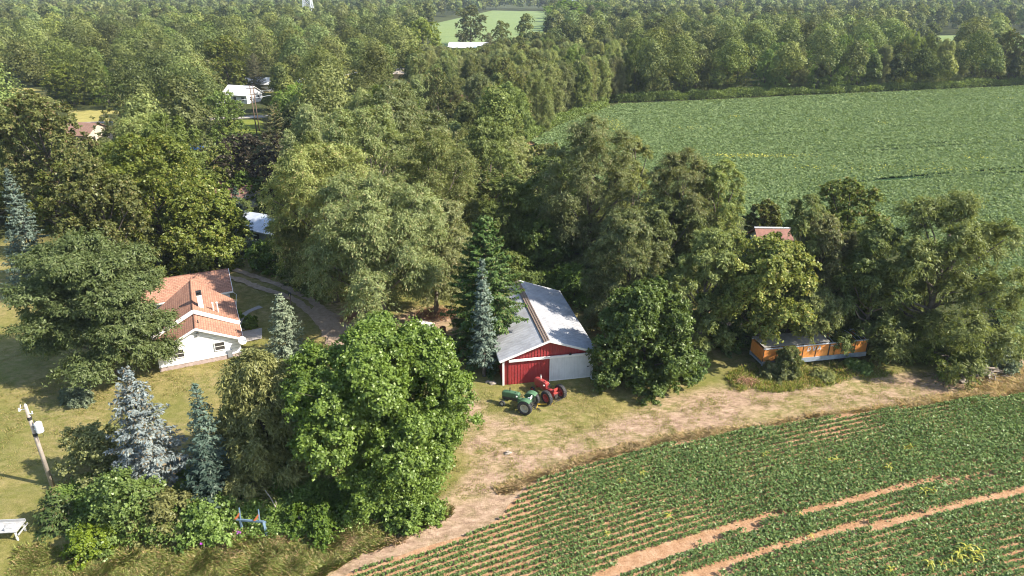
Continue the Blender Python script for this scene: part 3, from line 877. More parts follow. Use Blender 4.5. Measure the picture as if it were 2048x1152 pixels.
for sgn in (-1, 1):
    mb = MB()
    xe = -oh if sgn < 0 else W + oh
    ze = EH - oh * slope
    slope_slab(mb, xe, ze + .05, hx - sgn * .001, AH + .05, -.42, L + .35, .09)
    k = -.3
    while k < L + .3:
        a = (xe, k, ze + .15); c = (hx, k, AH + .15)
        mb.beam(a, c, .035, .03); k += .46
    mb.build('roof_panel', GALV, barn)
    mb = MB()
    mb.beam((xe, -.46, ze + .06), (hx, -.46, AH + .06), .06, .22)
    mb.beam((xe, L + .38, ze + .06), (hx, L + .38, AH + .06), .06, .22)
    mb.box((xe, L / 2, ze + .03), (.06, L + .7, .16))
    mb.build('fascia', TRIM, barn)
mb = MB()
mb.beam((hx - .62, -.44, AH - .62 * slope + .20), (hx, -.44, AH + .21), .02, .012)
slope_slab(mb, hx - .62, AH - .62 * slope + .165, hx - .02, AH + .165, -.44, L + .36, .045)
for k in range(3): mb.box((hx - .1 - .22 * k, L / 2 - .05, AH + .235 - (.1 + .22 * k) * slope), (.03, L + .75, .03))
mb.build('ridge_strip', RUSTY, barn)
mb = MB(); mb.tube([(6.75, -.18, 3.12), (6.75, -.45, 3.2)], .025); mb.tube([(6.75, -.45, 3.24), (6.75, -.45, 3.05)], [.05, .14], 12)
mb.build('barn_lamp', BLACK, barn)

# ---- the white house
hc = at(405, 727)
a_ = R(25.0)
house = thing('farmhouse', 'white clapboard house with orange brown shingle roofs and a white chimney', 'house', (hc[0], hc[1], 0), a_)
HW = 4.05
def gable(mb, y0, y1, eh, ah, hw=HW, th=.14):
    mb.prism([(-hw, 0), (hw, 0), (hw, eh), (0, ah), (-hw, eh)], y0, y1, fn=lambda a, b, t: (a, t, b))
mb = MB(); gable(mb, 0, 3.3, 2.25, 4.25); mb.build('wall', SIDING, house)
mb = MB(); gable(mb, 3.32, 9.2, 2.45, 4.60); mb.build('wall', SIDING, house)
MB().box((-.7, 15.5, 1.27), (9.4, 6.0, 2.54)).build('wall', SIDING, house)
mb = MB(); mb.box((0, -.03, .22), (2 * HW + .06, .1, .46)); mb.box((0, -.05, .50), (2 * HW + .1, .14, .07))
mb.build('foundation', BLOCK, house)
mb = MB(); mb.box((0, -.075, .53), (2 * HW + .12, .1, .06)); mb.build('base_trim', TRIM, house)
def roof_pair(y0, y1, eh, ah, name='roof', ohx=.35, th=.13, hw=HW, yb=None):
    yb = yb or y1
    for sg in (-1, 1):
        mb = MB(); s = (ah - eh) / hw
        e = hw + ohx
        mb.prism([(0, y0), (sg * e, y0), (sg * e, yb), (0, y1)], 0.02, .02 + th, fn=lambda a, b, t: (a, b, ah - abs(a) * s + t))
        o = mb.build(name, SHING, house); add_uv(o)
        mb = MB()
        mb.beam((sg * (hw + ohx), y0 - .035, eh - ohx * s + .06), (0, y0 - .035, ah + .06), .06, .24)
        mb.box((sg * (hw + ohx + .02), (y0 + yb) / 2, eh - ohx * s + .04), (.06, yb - y0, .15))
        mb.build('fascia', TRIM, house)
    MB().tube([(0, y0, ah + .15), (0, y1, ah + .15)], .07, 8).build('ridge_cap', SHING, house)
roof_pair(-.40, 3.26, 2.25, 4.25)
roof_pair(3.22, 12.2, 2.62, 4.78, yb=9.7)
MB().box((.0, 10.4, 1.6), (5.2, 2.5, 3.2)).build('wall', SIDING, house)
# white step face between the two roofs
for sg in (-1, 1):
    mb = MB(); mb.beam((sg * (HW + .37), 3.10, 2.49), (0, 3.10, 4.80), .10, .42); mb.build('step_fascia', TRIM, house)
# rear wing, ridge along x
rw = MB(); x0, x1 = -5.75, 4.40
rz0, rz1, ry0, rym, ry1 = 2.6, 4.25, 12.0, 15.6, 19.2
rw.prism([(ry0, rz0), (rym, rz1), (rym, rz1 + .14), (ry0, rz0 + .14)], x0, x1, fn=lambda a, b, t: (t, a, b))
o = rw.build('roof', SHING, house); add_uv(o)
rw = MB(); rw.prism([(rym, rz1), (ry1, rz0), (ry1, rz0 + .14), (rym, rz1 + .14)], x0, x1, fn=lambda a, b, t: (t, a, b))
o = rw.build('roof', SHING, house); add_uv(o)
MB().tube([(x0, rym, rz1 + .12), (x1, rym, rz1 + .12)], .07, 8).build('ridge_cap', SHING, house)
mb = MB(); mb.prism([(12.5, 2.55), (18.5, 2.55), (rym, 4.15)], -5.40, 4.02, fn=lambda a, b, t: (t, a, b)); mb.build('wall', SIDING, house)
mb = MB(); mb.box(((x0 + x1) / 2, ry0 - .03, rz0 + .05), (x1 - x0, .07, .18))
mb.beam((x1 + .03, ry0, rz0 + .06), (x1 + .03, rym, rz1 + .06), .06, .2); mb.beam((x1 + .03, ry1, rz0 + .06), (x1 + .03, rym, rz1 + .06), .06, .2)
mb.build('fascia', TRIM, house)
mb = MB(); mb.tube([(x1 + .05, ry0 + .1, 2.55), (x1 + .35, ry0 + .1, 2.2), (x1 + .05, ry0 + .05, .4)], .05); mb.build('downspout', TRIM, house)
ch = MB().box((.85, 4.75, 5.15), (.5, .5, 1.7)).build('chimney', TRIM, house)
mb = MB(); mb.box((.85, 4.75, 6.04), (.56, .56, .09)); mb.box((.85, 4.75, 6.2), (.3, .3, .2)); mb.box((.85, 4.75, 6.34), (.56, .56, .05)); mb.build('chimney_cap', DARK, ch)
for vx, vy, vm in ((2.0, 4.6, TRIM), (2.45, 4.5, TRIM)):
    mb = MB(); mb.tube([(vx, vy, 3.4), (vx, vy, 4.75)], .07); mb.tube([(vx, vy, 4.72), (vx, vy, 4.84)], .12); mb.build('vent_pipe', vm, house)
MB().tube([(.35, 1.2, 4.0), (.35, 1.2, 4.55)], .06).build('vent_pipe', BLACK, house)
for wx, wz in ((-2.02, 1.70), (1.98, 1.68)):
    mb = MB(); w, h = 1.0, .92
    for dx in (-w / 2, w / 2): mb.box((wx + dx, -.05, wz), (.06, .1, h + .06))
    for dz in (-h / 2, h / 2): mb.box((wx, -.05, wz + dz), (w - .061, .1, .06))
    mb.box((wx, -.05, wz), (w - .061, .08, .035))
    f = mb.build('window', TRIM, house)
    MB().box((wx, -.02, wz), (w - .06, .05, h - .06)).build('pane', GLASS, f)
mb = MB(); mb.tube([(.1, -.02, 3.45), (.1, -.28, 3.5), (.1, -.28, 3.8)], .035); mb.box((.1, -.10, 3.55), (.22, .16, .34)); mb.tube([(-.25, -.05, 3.2), (.1, -.10, 3.45)], .02)
mb.build('service_mast', plain('grey_fitting', (.35, .35, .36), .5, .5), house)
MB().box((2.85, -.14, .60), (.45, .16, .85)).build('dish_shadow_box', plain('dish_shadow_grey', (.30, .32, .36), .5, .4), house)  # grey box standing in for the dish's shadow on the wall
# satellite dish at the right corner
ds = MB(); cx, cyd, cz = 4.25, -.55, 2.05
nrm = Vector((.35, -.72, .62)).normalized(); q = nrm.to_track_quat('Z', 'Y').to_matrix()
vs_ = []; fs_ = []; nr, na = 5, 24
for i in range(nr + 1):
    for k in range(na):
        r_ = .46 * i / nr; a = 6.2832 * k / na
        vs_.append(Vector((cx, cyd, cz)) + q @ Vector((r_ * math.cos(a), r_ * math.sin(a), .5 * r_ * r_)))
for i in range(nr):
    for k in range(na):
        fs_.append((i * na + k, i * na + (k + 1) % na, (i + 1) * na + (k + 1) % na, (i + 1) * na + k))
ds.add(vs_, fs_)
d_ = ds.build('satellite_dish', TRIM, house, True)
sm = d_.modifiers.new('thick', 'SOLIDIFY'); sm.thickness = .03
mb = MB(); mb.tube([(4.05, -.05, 1.5), (4.2, -.3, 1.7), (4.25, -.45, 1.98)], .035); mb.tube([(4.25, -.5, 1.75), Vector((cx, cyd, cz)) + nrm * .5], .02); mb.build('dish_arm', GALV, d_)
mb = MB(); mb.box((-4.6, 5.6, 2.35), (1.5, 3.2, .12)); 
for yy in (4.3, 7.0): mb.box((-5.2, yy, 1.15), (.1, .1, 2.3))
mb.build('porch_cover', TRIM, house)

def simple_house(name, label, cat, x, y, rz, w, l, eh, ah, wall, roof, chim=False, wins=3):
    t = thing(name, label, cat, (x, y, 0), rz)
    mb = MB(); mb.prism([(-w / 2, 0), (w / 2, 0), (w / 2, eh), (0, ah), (-w / 2, eh)], -l / 2, l / 2, fn=lambda a, b, c: (a, c, b)); mb.build('wall', wall, t)
    s = (ah - eh) / (w / 2)
    for sg in (-1, 1):
        mb = MB(); slope_slab(mb, sg * (w / 2 + .5), eh - .5 * s + .05, 0, ah + .05, -l / 2 - .5, l / 2 + .5, .15)
        o = mb.build('roof', roof, t); add_uv(o)
    for k in range(wins):
        yy = -l / 2 + l * (k + .5) / wins
        for sg in (-1, 1):
            MB().box((sg * (w / 2 + .02), yy, eh * .55), (.06, 1.1, 1.1)).build('window', GLASS, t)
    for dx in (-w / 4, w / 4): MB().box((dx, -l / 2 - .02, eh * .55), (1.0, .06, 1.1)).build('window', GLASS, t)
    if chim: MB().box((w * .15, 0, ah + .2), (.8, .8, 1.6)).build('chimney', BLOCK, t)
    return t
WROOF = plain('white_metal_roof', (.80, .80, .80), .4, .1, .12, .5)
BEIGE = sidingmat('beige_siding', (.55, .47, .38)); GREYS = sidingmat('grey_siding', (.42, .42, .42))
p = at(487, 203); simple_house('house', 'white roofed house among trees behind the two brown utility poles', 'house', p[0], p[1], R(70), 8, 10, 2.8, 5.2, SIDING, WROOF, False)
p = at(150, 284); simple_house('house', 'low house with a faded brown roof between the trees at the far left', 'house', p[0], p[1], R(82), 9, 15, 2.8, 4.9, BEIGE, SHING_D, True)
p = at(938, 108); simple_house('long_shed', 'long pale metal roofed shed beside the far crop field', 'shed', p[0], p[1], R(86), 12, 22, 4, 6.3, GREYS, WROOF)
p = at(560, 181); simple_house('house', 'long low pale house partly hidden behind trees near the road', 'house', p[0], p[1], R(88), 8, 24, 2.8, 4.6, SIDING, WROOF)
p = at(955, 223); simple_house('house', 'house with a dark brown roof buried in the middle trees', 'house', p[0], p[1], R(80), 9, 16, 2.8, 5.6, BEIGE, SHING_D)
p = at(545, 480); simple_house('metal_shed', 'shed with a pale blue grey metal roof behind the drive pole', 'shed', p[0], p[1], R(62), 6, 9, 2.6, 3.8, GREYS, plain('pale_blue_roof', (.60, .64, .72), .4, .2, .25, 1.2))
p = at(478, 408); simple_house('garage', 'garage roof under the dark purple tree', 'garage', p[0], p[1], R(64), 6, 8, 2.5, 3.8, GREYS, SHING_D)
p = at(1536, 512); t_ = simple_house('red_shed', 'small shed with a rusty red roof and white ridge between the right hand trees', 'shed', p[0], p[1], R(88), 5.5, 4.2, 2.6, 4.2, GREYS, plain('rust_red_roof', (.27, .125, .09), .7, 0, .45, 2.0), wins=1)
MB().box((0, 0, 4.45), (.35, 5.3, .12)).build('ridge_cap', WROOF, t_)
p = at(790, 158); simple_house('house', 'tan building partly seen behind the small purple tree', 'house', p[0], p[1], R(86), 8, 14, 2.6, 4.2, BEIGE, plain('tan_roof', (.50, .42, .34), .8))

# ================================================================ TRACTORS
GREEN_P = plain('green_tractor_paint', (.075, .165, .085), .6, 0, .3, 4)
RED_P = plain('red_tractor_paint', (.42, .060, .055), .5, 0, .35, 4)
CREAM = plain('cream_rim', (.46, .44, .36), .6, 0, .4, 5)
SEATW = plain('white_seat', (.75, .73, .70), .6, 0, .2, 4)
IRON = plain('dark_iron', (.07, .065, .06), .6, .3, .4, 6)
YEL = plain('yellow_paint', (.55, .35, .04), .6, 0, .3, 5)
TYRE = plain('dusty_tyre', (.030, .031, .036), .75, 0, .4, 7, dirt=(.055, .050, .048))

def wheel(parent, name, x, y, r, w, rimr, rim_mat, lugs=0, side=1):
    # rim: dished disc with hub and holes' bolts
    mb = MB(); n = 28
    prof = [(0, .10), (.10, .10), (.11, .02), (rimr * .55, -.01), (rimr * .8, .05), (rimr * .88, w * .42), (rimr, w * .46), (rimr, -w * .46), (rimr * .9, -w * .42), (rimr * .85, 0)]
    vs_ = []; fs_ = []
    for k in range(n):
        a = 6.2832 * k / n
        for rr, yy in prof: vs_.append((x + rr * math.cos(a), y + side * yy * 1.0, r + rr * math.sin(a)))
    m_ = len(prof)
    for k in range(n):
        for i in range(m_ - 1):
            k2 = (k + 1) % n; fs_.append((k * m_ + i, k * m_ + i + 1, k2 * m_ + i + 1, k2 * m_ + i))
    mb.add(vs_, fs_)
    for k in range(6):
        a = 6.2832 * k / 6; mb.box((x + .07 * math.cos(a), y + side * .11, r + .07 * math.sin(a)), (.03, .04, .03))
        if rimr > .3: mb.box((x + rimr * .72 * math.cos(a), y + side * .05, r + rimr * .72 * math.sin(a)), (.07, .06, .07))
    wh = mb.build(name, rim_mat, parent)
    mb = MB(); prof = [(rimr, -w * .44), (rimr * 1.1, -w * .5), (r * .86, -w * .52), (r * .955, -w * .42), (r * .97, 0), (r * .955, w * .42), (r * .86, w * .52), (rimr * 1.1, w * .5), (rimr, w * .44)]
    vs_ = []; fs_ = []; m_ = len(prof); n = 36
    for k in range(n):
        a = 6.2832 * k / n
        for rr, yy in prof: vs_.append((x + rr * math.cos(a), y + yy, r + rr * math.sin(a)))
    for k in range(n):
        for i in range(m_ - 1):
            k2 = (k + 1) % n; fs_.append((k * m_ + i, k * m_ + i + 1, k2 * m_ + i + 1, k2 * m_ + i))
    mb.add(vs_, fs_)
    for k in range(lugs):
        for sd in (-1, 1):
            a = 6.2832 * (k + (.5 if sd > 0 else 0)) / lugs
            p0 = Vector((x + r * .985 * math.cos(a), y + sd * .01, r + r * .985 * math.sin(a)))
            a2 = a - .17; p1 = Vector((x + r * .955 * math.cos(a2), y + sd * w * .5, r + r * .955 * math.sin(a2)))
            a3 = a - .2; p2 = Vector((x + r * .84 * math.cos(a3), y + sd * w * .53, r + r * .84 * math.sin(a3)))
            mb.beam(p0, p1, .045, .05); mb.beam(p1, p2, .04, .05)
    mb.build('tyre', TYRE, wh)
    return wh

def tractor(name, label, x, y, heading, paint, rim, seat, wb=2.45, stack=True, fender=True, yellowbar=False):
    t = thing(name, label, 'tractor', (x, y, .03), heading)
    for sd in (-1, 1):
        wheel(t, 'rear_wheel', 0, sd * .90, .72, .34, .43, rim, 20, sd)
        wheel(t, 'front_wheel', wb, sd * .58, .31, .17, .17, rim, 0, sd)
    # hood: rounded box lofted along x
    mb = MB(); secs = [(.95, .22, 1.08, 1.50), (1.05, .25, 1.02, 1.56), (1.6, .25, 1.0, 1.56), (2.35, .24, .95, 1.50), (2.60, .23, .90, 1.44), (2.70, .19, .95, 1.34)]
    vs_ = []; fs_ = []; K = 10
    for sx, hw_, zb, zt in secs:
        pr = [(-hw_, zb), (-hw_, zb + (zt - zb) * .45), (-hw_, zt - .10), (-hw_ * .82, zt - .03), (-hw_ * .4, zt), (hw_ * .4, zt), (hw_ * .82, zt - .03), (hw_, zt - .10), (hw_, zb + (zt - zb) * .45), (hw_, zb)]
        vs_ += [(sx, a, b) for a, b in pr]
    for i in range(len(secs) - 1):
        for k in range(K): fs_.append((i * K + k, i * K + (k + 1) % K, (i + 1) * K + (k + 1) % K, (i + 1) * K + k))
    fs_ += [tuple(range(K)), tuple((len(secs) - 1) * K + k for k in range(K - 1, -1, -1))]
    mb.add(vs_, fs_); mb.build('hood', paint, t)
    mb = MB(); mb.box((2.705, 0, 1.12), (.03, .30, .36))
    for k in range(6): mb.box((2.73, 0, .98 + .055 * k), (.02, .28, .015))
    mb.build('grille', IRON, t)
    mb = MB(); mb.box((1.72, 0, .82), (1.35, .34, .36)); mb.box((1.75, 0, .98), (1.0, .40, .22)); mb.box((2.5, 0, .72), (.45, .30, .34))
    mb.tube([(1.5, -.22, .95), (2.1, -.22, .95)], .05); mb.tube([(1.6, .24, .8), (1.6, .24, 1.05)], .08)
    mb.build('engine', IRON if paint is GREEN_P else RED_P, t)
    mb = MB(); mb.box((.55, 0, .82), (1.1, .36, .36)); mb.box((0, 0, .78), (.5, .46, .44)); mb.tube([(0, -.85, .72), (0, .85, .72)], .09, 10)
    mb.box((.15, .0, 1.03), (.7, .34, .08)); mb.box((.6, .33, .72), (.6, .28, .04)); mb.box((.6, -.33, .72), (.6, .28, .04))
    mb.build('transmission', paint, t)
    mb = MB(); mb.tube([(wb, -.52, .34), (wb, -.2, .42), (wb, .2, .42), (wb, .52, .34)], .045); mb.box((wb, 0, .52), (.22, .18, .3)); mb.build('front_axle', paint, t)
    mb = MB(); mb.tube([(.62, 0, 1.30), (.98, 0, 1.22)], .025)
    q = Vector((-.85, 0, .5)).to_track_quat('Z', 'Y').to_matrix(); ring = [Vector((.62, 0, 1.31)) + q @ Vector((.21 * math.cos(6.2832 * k / 16), .21 * math.sin(6.2832 * k / 16), 0)) for k in range(17)]
    mb.tube(ring, .017, 6, False)
    for k in (0, 5, 11): mb.tube([Vector((.62, 0, 1.31)), ring[k]], .012, 5)
    mb.build('steering_wheel', BLACK, t)
    mb = MB(); vs_ = []; fs_ = []
    for i in range(6):
        for k in range(7):
            u = (k / 6 - .5) * .46; v_ = i / 5
            xx = .14 - .34 * min(v_ * 1.4, 1); zz = 1.18 + max(0, v_ - .6) * .62 + .5 * u * u
            vs_.append((xx, u, zz))
    for i in range(5):
        for k in range(6): fs_.append((i * 7 + k, i * 7 + k + 1, (i + 1) * 7 + k + 1, (i + 1) * 7 + k))
    mb.add(vs_, fs_); mb.box((.0, 0, 1.155), (.34, .40, .06)); mb.box((-.24, 0, 1.38), (.05, .44, .3)); mb.box((0, 0, 1.1), (.08, .08, .12)); mb.build('seat', seat, t)
    if fender:
        for sd in (-1, 1):
            mb = MB(); pts = []
            n = 9
            for k in range(n):
                a = R(28 + 100 * k / (n - 1)); pts.append((.80 * math.cos(a), .72 + .80 * math.sin(a)))
            inner = [(a * .96, .72 + (b - .72) * .96) for a, b in pts]
            mb.prism(pts + inner[::-1], sd * .42 - .02, sd * 1.04, fn=lambda a, b, c: (a, c, b))
            mb.prism(pts + [(-.3, .95), (.45, .95)], sd * .42 - .02, sd * .42 + .02, fn=lambda a, b, c: (a, c, b))
            mb.build('fender', paint, t)
    mb = MB(); mb.tube([(1.95, .0, 1.5), (1.95, .0, 1.98)], .035, 8); mb.tube([(1.95, .0, 1.6), (1.95, .0, 1.85)], .06, 8); mb.build('exhaust_pipe', IRON if stack else SEATW, t)
    mb = MB(); mb.tube([(1.3, .08, 1.5), (1.3, .08, 1.66)], .04, 8); mb.build('air_intake', IRON, t)
    for sd in (-1, 1):
        mb = MB(); mb.tube([(1.05, sd * .32, 1.30), (1.15, sd * .32, 1.30)], [.05, .085], 12); mb.build('headlight', SEATW, t)
    mb = MB(); mb.box((-.45, 0, .42), (.7, .08, .04)); mb.tube([(-.15, -.3, .5), (-.75, -.35, .42)], .03); mb.tube([(-.15, .3, .5), (-.75, .35, .42)], .03); mb.tube([(-.72, -.38, .42), (-.72, .38, .42)], .03)
    mb.box((-.3, 0, .7), (.25, .3, .3)); mb.tube([(-.25, .2, 1.0), (-.62, .3, .6)], .025)
    mb.build('drawbar', YEL if yellowbar else IRON, t)
    return t
tractor('tractor', 'green vintage tractor with a white seat and cream rims parked nearest the camera', 1.58, 54.62, math.atan2(.42, -.90), GREEN_P, CREAM, SEATW, 2.5)
tractor('tractor', 'red vintage tractor parked behind the green one in front of the barn', 4.05, 56.1, math.atan2(.78, -.62), RED_P, RED_P, RED_P, 2.45, stack=False, fender=False)
p0 = at(1075, 813); p1 = at(1105, 811)
t = thing('tow_bar', 'yellow and rusty tow bar lying on the grass between the tractors', 'tow bar', (p0[0], p0[1], 0))
mb = MB(); d = Vector((p1[0] - p0[0], p1[1] - p0[1], 0)); mb.beam((0, 0, .25), d + Vector((0, 0, .22)), .08, .08); mb.beam((-.1, -.5, .1), (.1, .5, .2), .07, .07); mb.build('bar', YEL, t)
mb = MB(); mb.beam((-.3, -.2, .1), (.2, -.6, .1), .06, .06); mb.beam((-.4, .1, .08), (.3, -.9, .08), .05, .05); mb.build('tines', IRON, t)

# ================================================================ ORANGE TRAILER
ORANGE = plain('faded_orange_panel', (.74, .30, .075), .6, 0, .45, .9, dirt=(.56, .19, .05))
BLUEGR = plain('blue_grey_rail', (.32, .37, .44), .5, .1, .35, 2)
RIBM = plain('pale_rib', (.62, .64, .68), .5, 0, .3, 3)
tl = at(1521, 741); tr = at(1728, 720)
ang = math.atan2(tr[1] - tl[1], tr[0] - tl[0]); TLn = math.hypot(tr[1] - tl[1], tr[0] - tl[0])
tw = 2.5
t = thing('trailer', 'long faded orange trailer with open roof bows at its right end, half under the trees', 'trailer', (tl[0], tl[1], 0), ang)
z0, z1, z2 = .55, 1.05, 2.45
mb = MB()
npan = 8; pw = TLn / npan
for i in range(npan):
    mb.box((pw * (i + .5), .03, (z1 + z2) / 2), (pw - .035, .05, z2 - z1)); mb.box((pw * (i + .5), tw - .03, (z1 + z2) / 2), (pw - .035, .05, z2 - z1))
mb.box((.03, tw / 2, (z1 + z2) / 2), (.05, tw - .12, z2 - z1)); mb.build('side_panel', ORANGE, t)
mb = MB(); mb.box((TLn - .03, tw / 2, (z1 + z2) / 2 - .05), (.05, tw - .12, z2 - z1 - .1)); mb.build('end_panel', ORANGE, t)
mb = MB(); mb.box((TLn / 2, .0, (z0 + z1) / 2), (TLn, .16, z1 - z0)); mb.box((TLn / 2, tw, (z0 + z1) / 2), (TLn, .16, z1 - z0)); mb.box((TLn / 2, tw / 2, z0 + .2), (TLn, tw - .17, .2)); mb.build('lower_rail', BLUEGR, t)
for i in range(npan + 1): MB().box((min(max(pw * i, .04), TLn - .04), -.01, (z1 + z2) / 2), (.05 if i != 5 else .14, .05, z2 - z1)).build('side_post', IRON, t)
mb = MB(); mb.box((TLn / 2, .02, z2 + .05), (TLn, .12, .09)); mb.box((TLn / 2, tw - .02, z2 + .05), (TLn, .12, .09)); mb.build('top_rail', RIBM, t)
for i in range(22):
    xx = .3 + (TLn - .6) * i / 21
    if i < 14:
        pass
    mb = MB(); mb.tube([(xx, .02, z2 + .1), (xx, tw * .3, z2 + .22), (xx, tw * .7, z2 + .22), (xx, tw - .02, z2 + .1)], .028, 6); mb.build('roof_bow', RIBM, t)
mb = MB(); mb.prism([(0, 0), (TLn * .62, 0), (TLn * .62, tw), (0, tw)], z2 + .26, z2 + .30, fn=lambda a, b, c: (a, b, c)); mb.build('roof_sheet', plain('weathered_roof_sheet', (.35, .33, .30), .7), t)
mb = MB()
for xx in (2.0, 2.9):
    for yy in (.25, tw - .25): mb.tube([(xx, yy - .12, .42), (xx, yy + .12, .42)], .42, 16)
mb.build('wheel', TYRE, t)
mb = MB(); mb.beam((TLn - 2.2, .4, .3), (TLn - 2.2, .4, .62), .12, .12); mb.beam((TLn - 2.2, 2.0, .3), (TLn - 2.2, 2.0, .62), .12, .12); mb.box((TLn - 2.2, 1.2, .15), (.5, 2.2, .3)); mb.build('landing_leg', IRON, t)
WL = plain('white_lettering', (.70, .70, .72), .7, 0, .3, 5)
mb = MB()
def stroke(pts, w=.09):
    for a, b in zip(pts[:-1], pts[1:]): mb.beam((a[0], -.005, a[1]), (b[0], -.005, b[1]), .012, w)
lx = TLn * .42
stroke([(lx, 1.80), (lx, 2.3), (lx + .22, 2.24), (lx + .30, 2.05), (lx + .22, 1.86), (lx, 1.80)])
stroke([(lx + .55, 2.3), (lx + .72, 1.80), (lx + .9, 2.3)])
stroke([(lx + 1.15, 1.85), (lx + 1.32, 2.3), (lx + 1.5, 1.85)]); stroke([(lx + 1.22, 2.02), (lx + 1.44, 2.02)])
for k in range(5): stroke([(TLn * .62 + .25 * k, 2.1 + .04 * (k % 2)), (TLn * .62 + .25 * k + .2, 2.25)], .11)
mb.build('lettering', WL, t)

# ================================================================ POLES, WIRES, SMALL THINGS
POLEW = plain('weathered_pole', (.40, .34, .29), .85, 0, .35, 3)
POLEB = plain('brown_pole', (.17, .11, .08), .85, 0, .35, 3)
PORC = plain('white_porcelain', (.75, .76, .78), .35, 0, .1, 3)
b0 = at(105, 972)
t = thing('utility_pole', 'grey wooden utility pole with a white transformer, leaning over the lawn at the left', 'utility pole', (b0[0], b0[1], 0))
MB().tube([(0, 0, -.2), (.02, 0, 4), (.04, 0, 7.7)], [.17, .15, .12], 12).build('pole', POLEW, t, True)
mb = MB()
for z in (5.05, 6.55): mb.tube([(.03, 0, z - .13), (.03, 0, z + .13)], .165, 12)
mb.build('black_band', BLACK, t)
tf = MB(); tf.tube([(.62, -.12, 5.35), (.62, -.12, 5.40), (.62, -.12, 6.15), (.62, -.12, 6.25)], [.22, .27, .27, .2], 18); tf.box((.3, -.06, 5.95), (.3, .08, .08)); tf.box((.3, -.06, 5.55), (.3, .08, .08))
tf = tf.build('transformer', PORC, t)
mb = MB(); mb.tube([(.45, -.12, 6.2), (.42, -.12, 6.42)], [.07, .04], 8); mb.tube([(.74, -.2, 5.5), (.85, -.2, 5.2), (.75, -.2, 4.95), (.3, -.1, 4.85)], .018, 6); mb.tube([(.9, -.1, 6.1), (.98, -.1, 5.7), (.85, -.1, 5.3)], .015, 6)
mb.build('bushing', IRON, tf)
mb = MB(); mb.box((.2, -.05, 7.0), (.5, .06, .06)); mb.tube([(.42, -.05, 7.0), (.42, -.05, 7.22)], .045, 8); mb.tube([(-.1, 0, 7.35), (-.5, -.05, 7.35)], .02, 6); mb.tube([(-.5, -.05, 7.25), (-.5, -.05, 7.5)], [.09, .05], 10); mb.tube([(-.42, .02, 7.45), (-.35, .02, 7.75)], .03, 6)
mb.build('insulator', PORC, t)
mb = MB(); mb.tube([(.05, 0, 7.7), (.05, 0, 7.85)], [.10, .04], 10); mb.build('pole_cap', PORC, t)

p = at(573, 546)
t = thing('utility_pole', 'thin bare wooden pole beside the driveway with a wire running down to the left', 'utility pole', (p[0], p[1], 0))
MB().tube([(0, 0, -.2), (-.1, 0, 3), (-.28, 0, 6.35)], [.13, .11, .08], 8).build('pole', POLEW, t, True)
MB().box((-.28, 0, 6.3), (.5, .08, .08)).build('crossarm', POLEW, t)
w0 = at(500, 535, .5)
t_w = MB(); a = Vector((p[0] - .28, p[1], 6.3)); c = Vector((w0[0] - 2, w0[1] + 2, 1.0)); t_w.tube([a.lerp(c, k / 10) - Vector((0, 0, 1.6 * (k / 10) * (1 - k / 10) * 2)) for k in range(11)], .03, 5, False)
tag(t_w.build('service_wire', RIBM), 'pale sagging wire hanging from the thin pole beside the driveway', 'wire')
p = at(584, 622)
t = thing('lamp_post', 'short dark post standing at the edge of the driveway behind the pale spruce', 'post', (p[0], p[1], 0))
MB().tube([(0, 0, 0), (0, 0, 2.2)], .07, 8).build('post', POLEB, t, True); MB().box((0, 0, 2.3), (.3, .3, .3)).build('lamp_box', IRON, t)
for (px, py, hh, lab) in ((515, 275, 13.4, 'left of two tall brown utility poles by the road'), (519, 262, 12.2, 'right of two tall brown utility poles by the road')):
    p = at(px, py); t = thing('utility_pole', lab, 'utility pole', (p[0], p[1], 0), 0, 'utility poles by the road')
    MB().tube([(0, 0, 0), (0, 0, hh)], [.17, .12], 8).build('pole', POLEB, t, True)
    mb = MB(); mb.box((0, 0, hh - .8), (2.2, .14, .14)); mb.box((0, 0, hh - 2.4), (1.4, .12, .12)); mb.build('crossarm', POLEB, t)
def wire(name, label, a, c, sag, r=.04, mat=RIBM, n=16):
    a = Vector(a); c = Vector(c)
    mb = MB(); mb.tube([a.lerp(c, k / n) - Vector((0, 0, 4 * sag * (k / n) * (1 - k / n))) for k in range(n + 1)], r, 4, False)
    tag(mb.build(name, mat), label, 'wire', 'overhead wires')
pp_ = at(515, 275)
for k, (l, r_) in enumerate((((355, 205), (770, 130)), ((350, 210), (760, 136)))):
    a = at(*l, 9); c = at(*r_, 9)
    wire('power_line', 'upper overhead wire running past the brown utility poles' if k == 0 else 'lower overhead wire running past the brown utility poles', (a[0], a[1], 9 - k), (c[0], c[1], 9 - k), 1.2, .05)

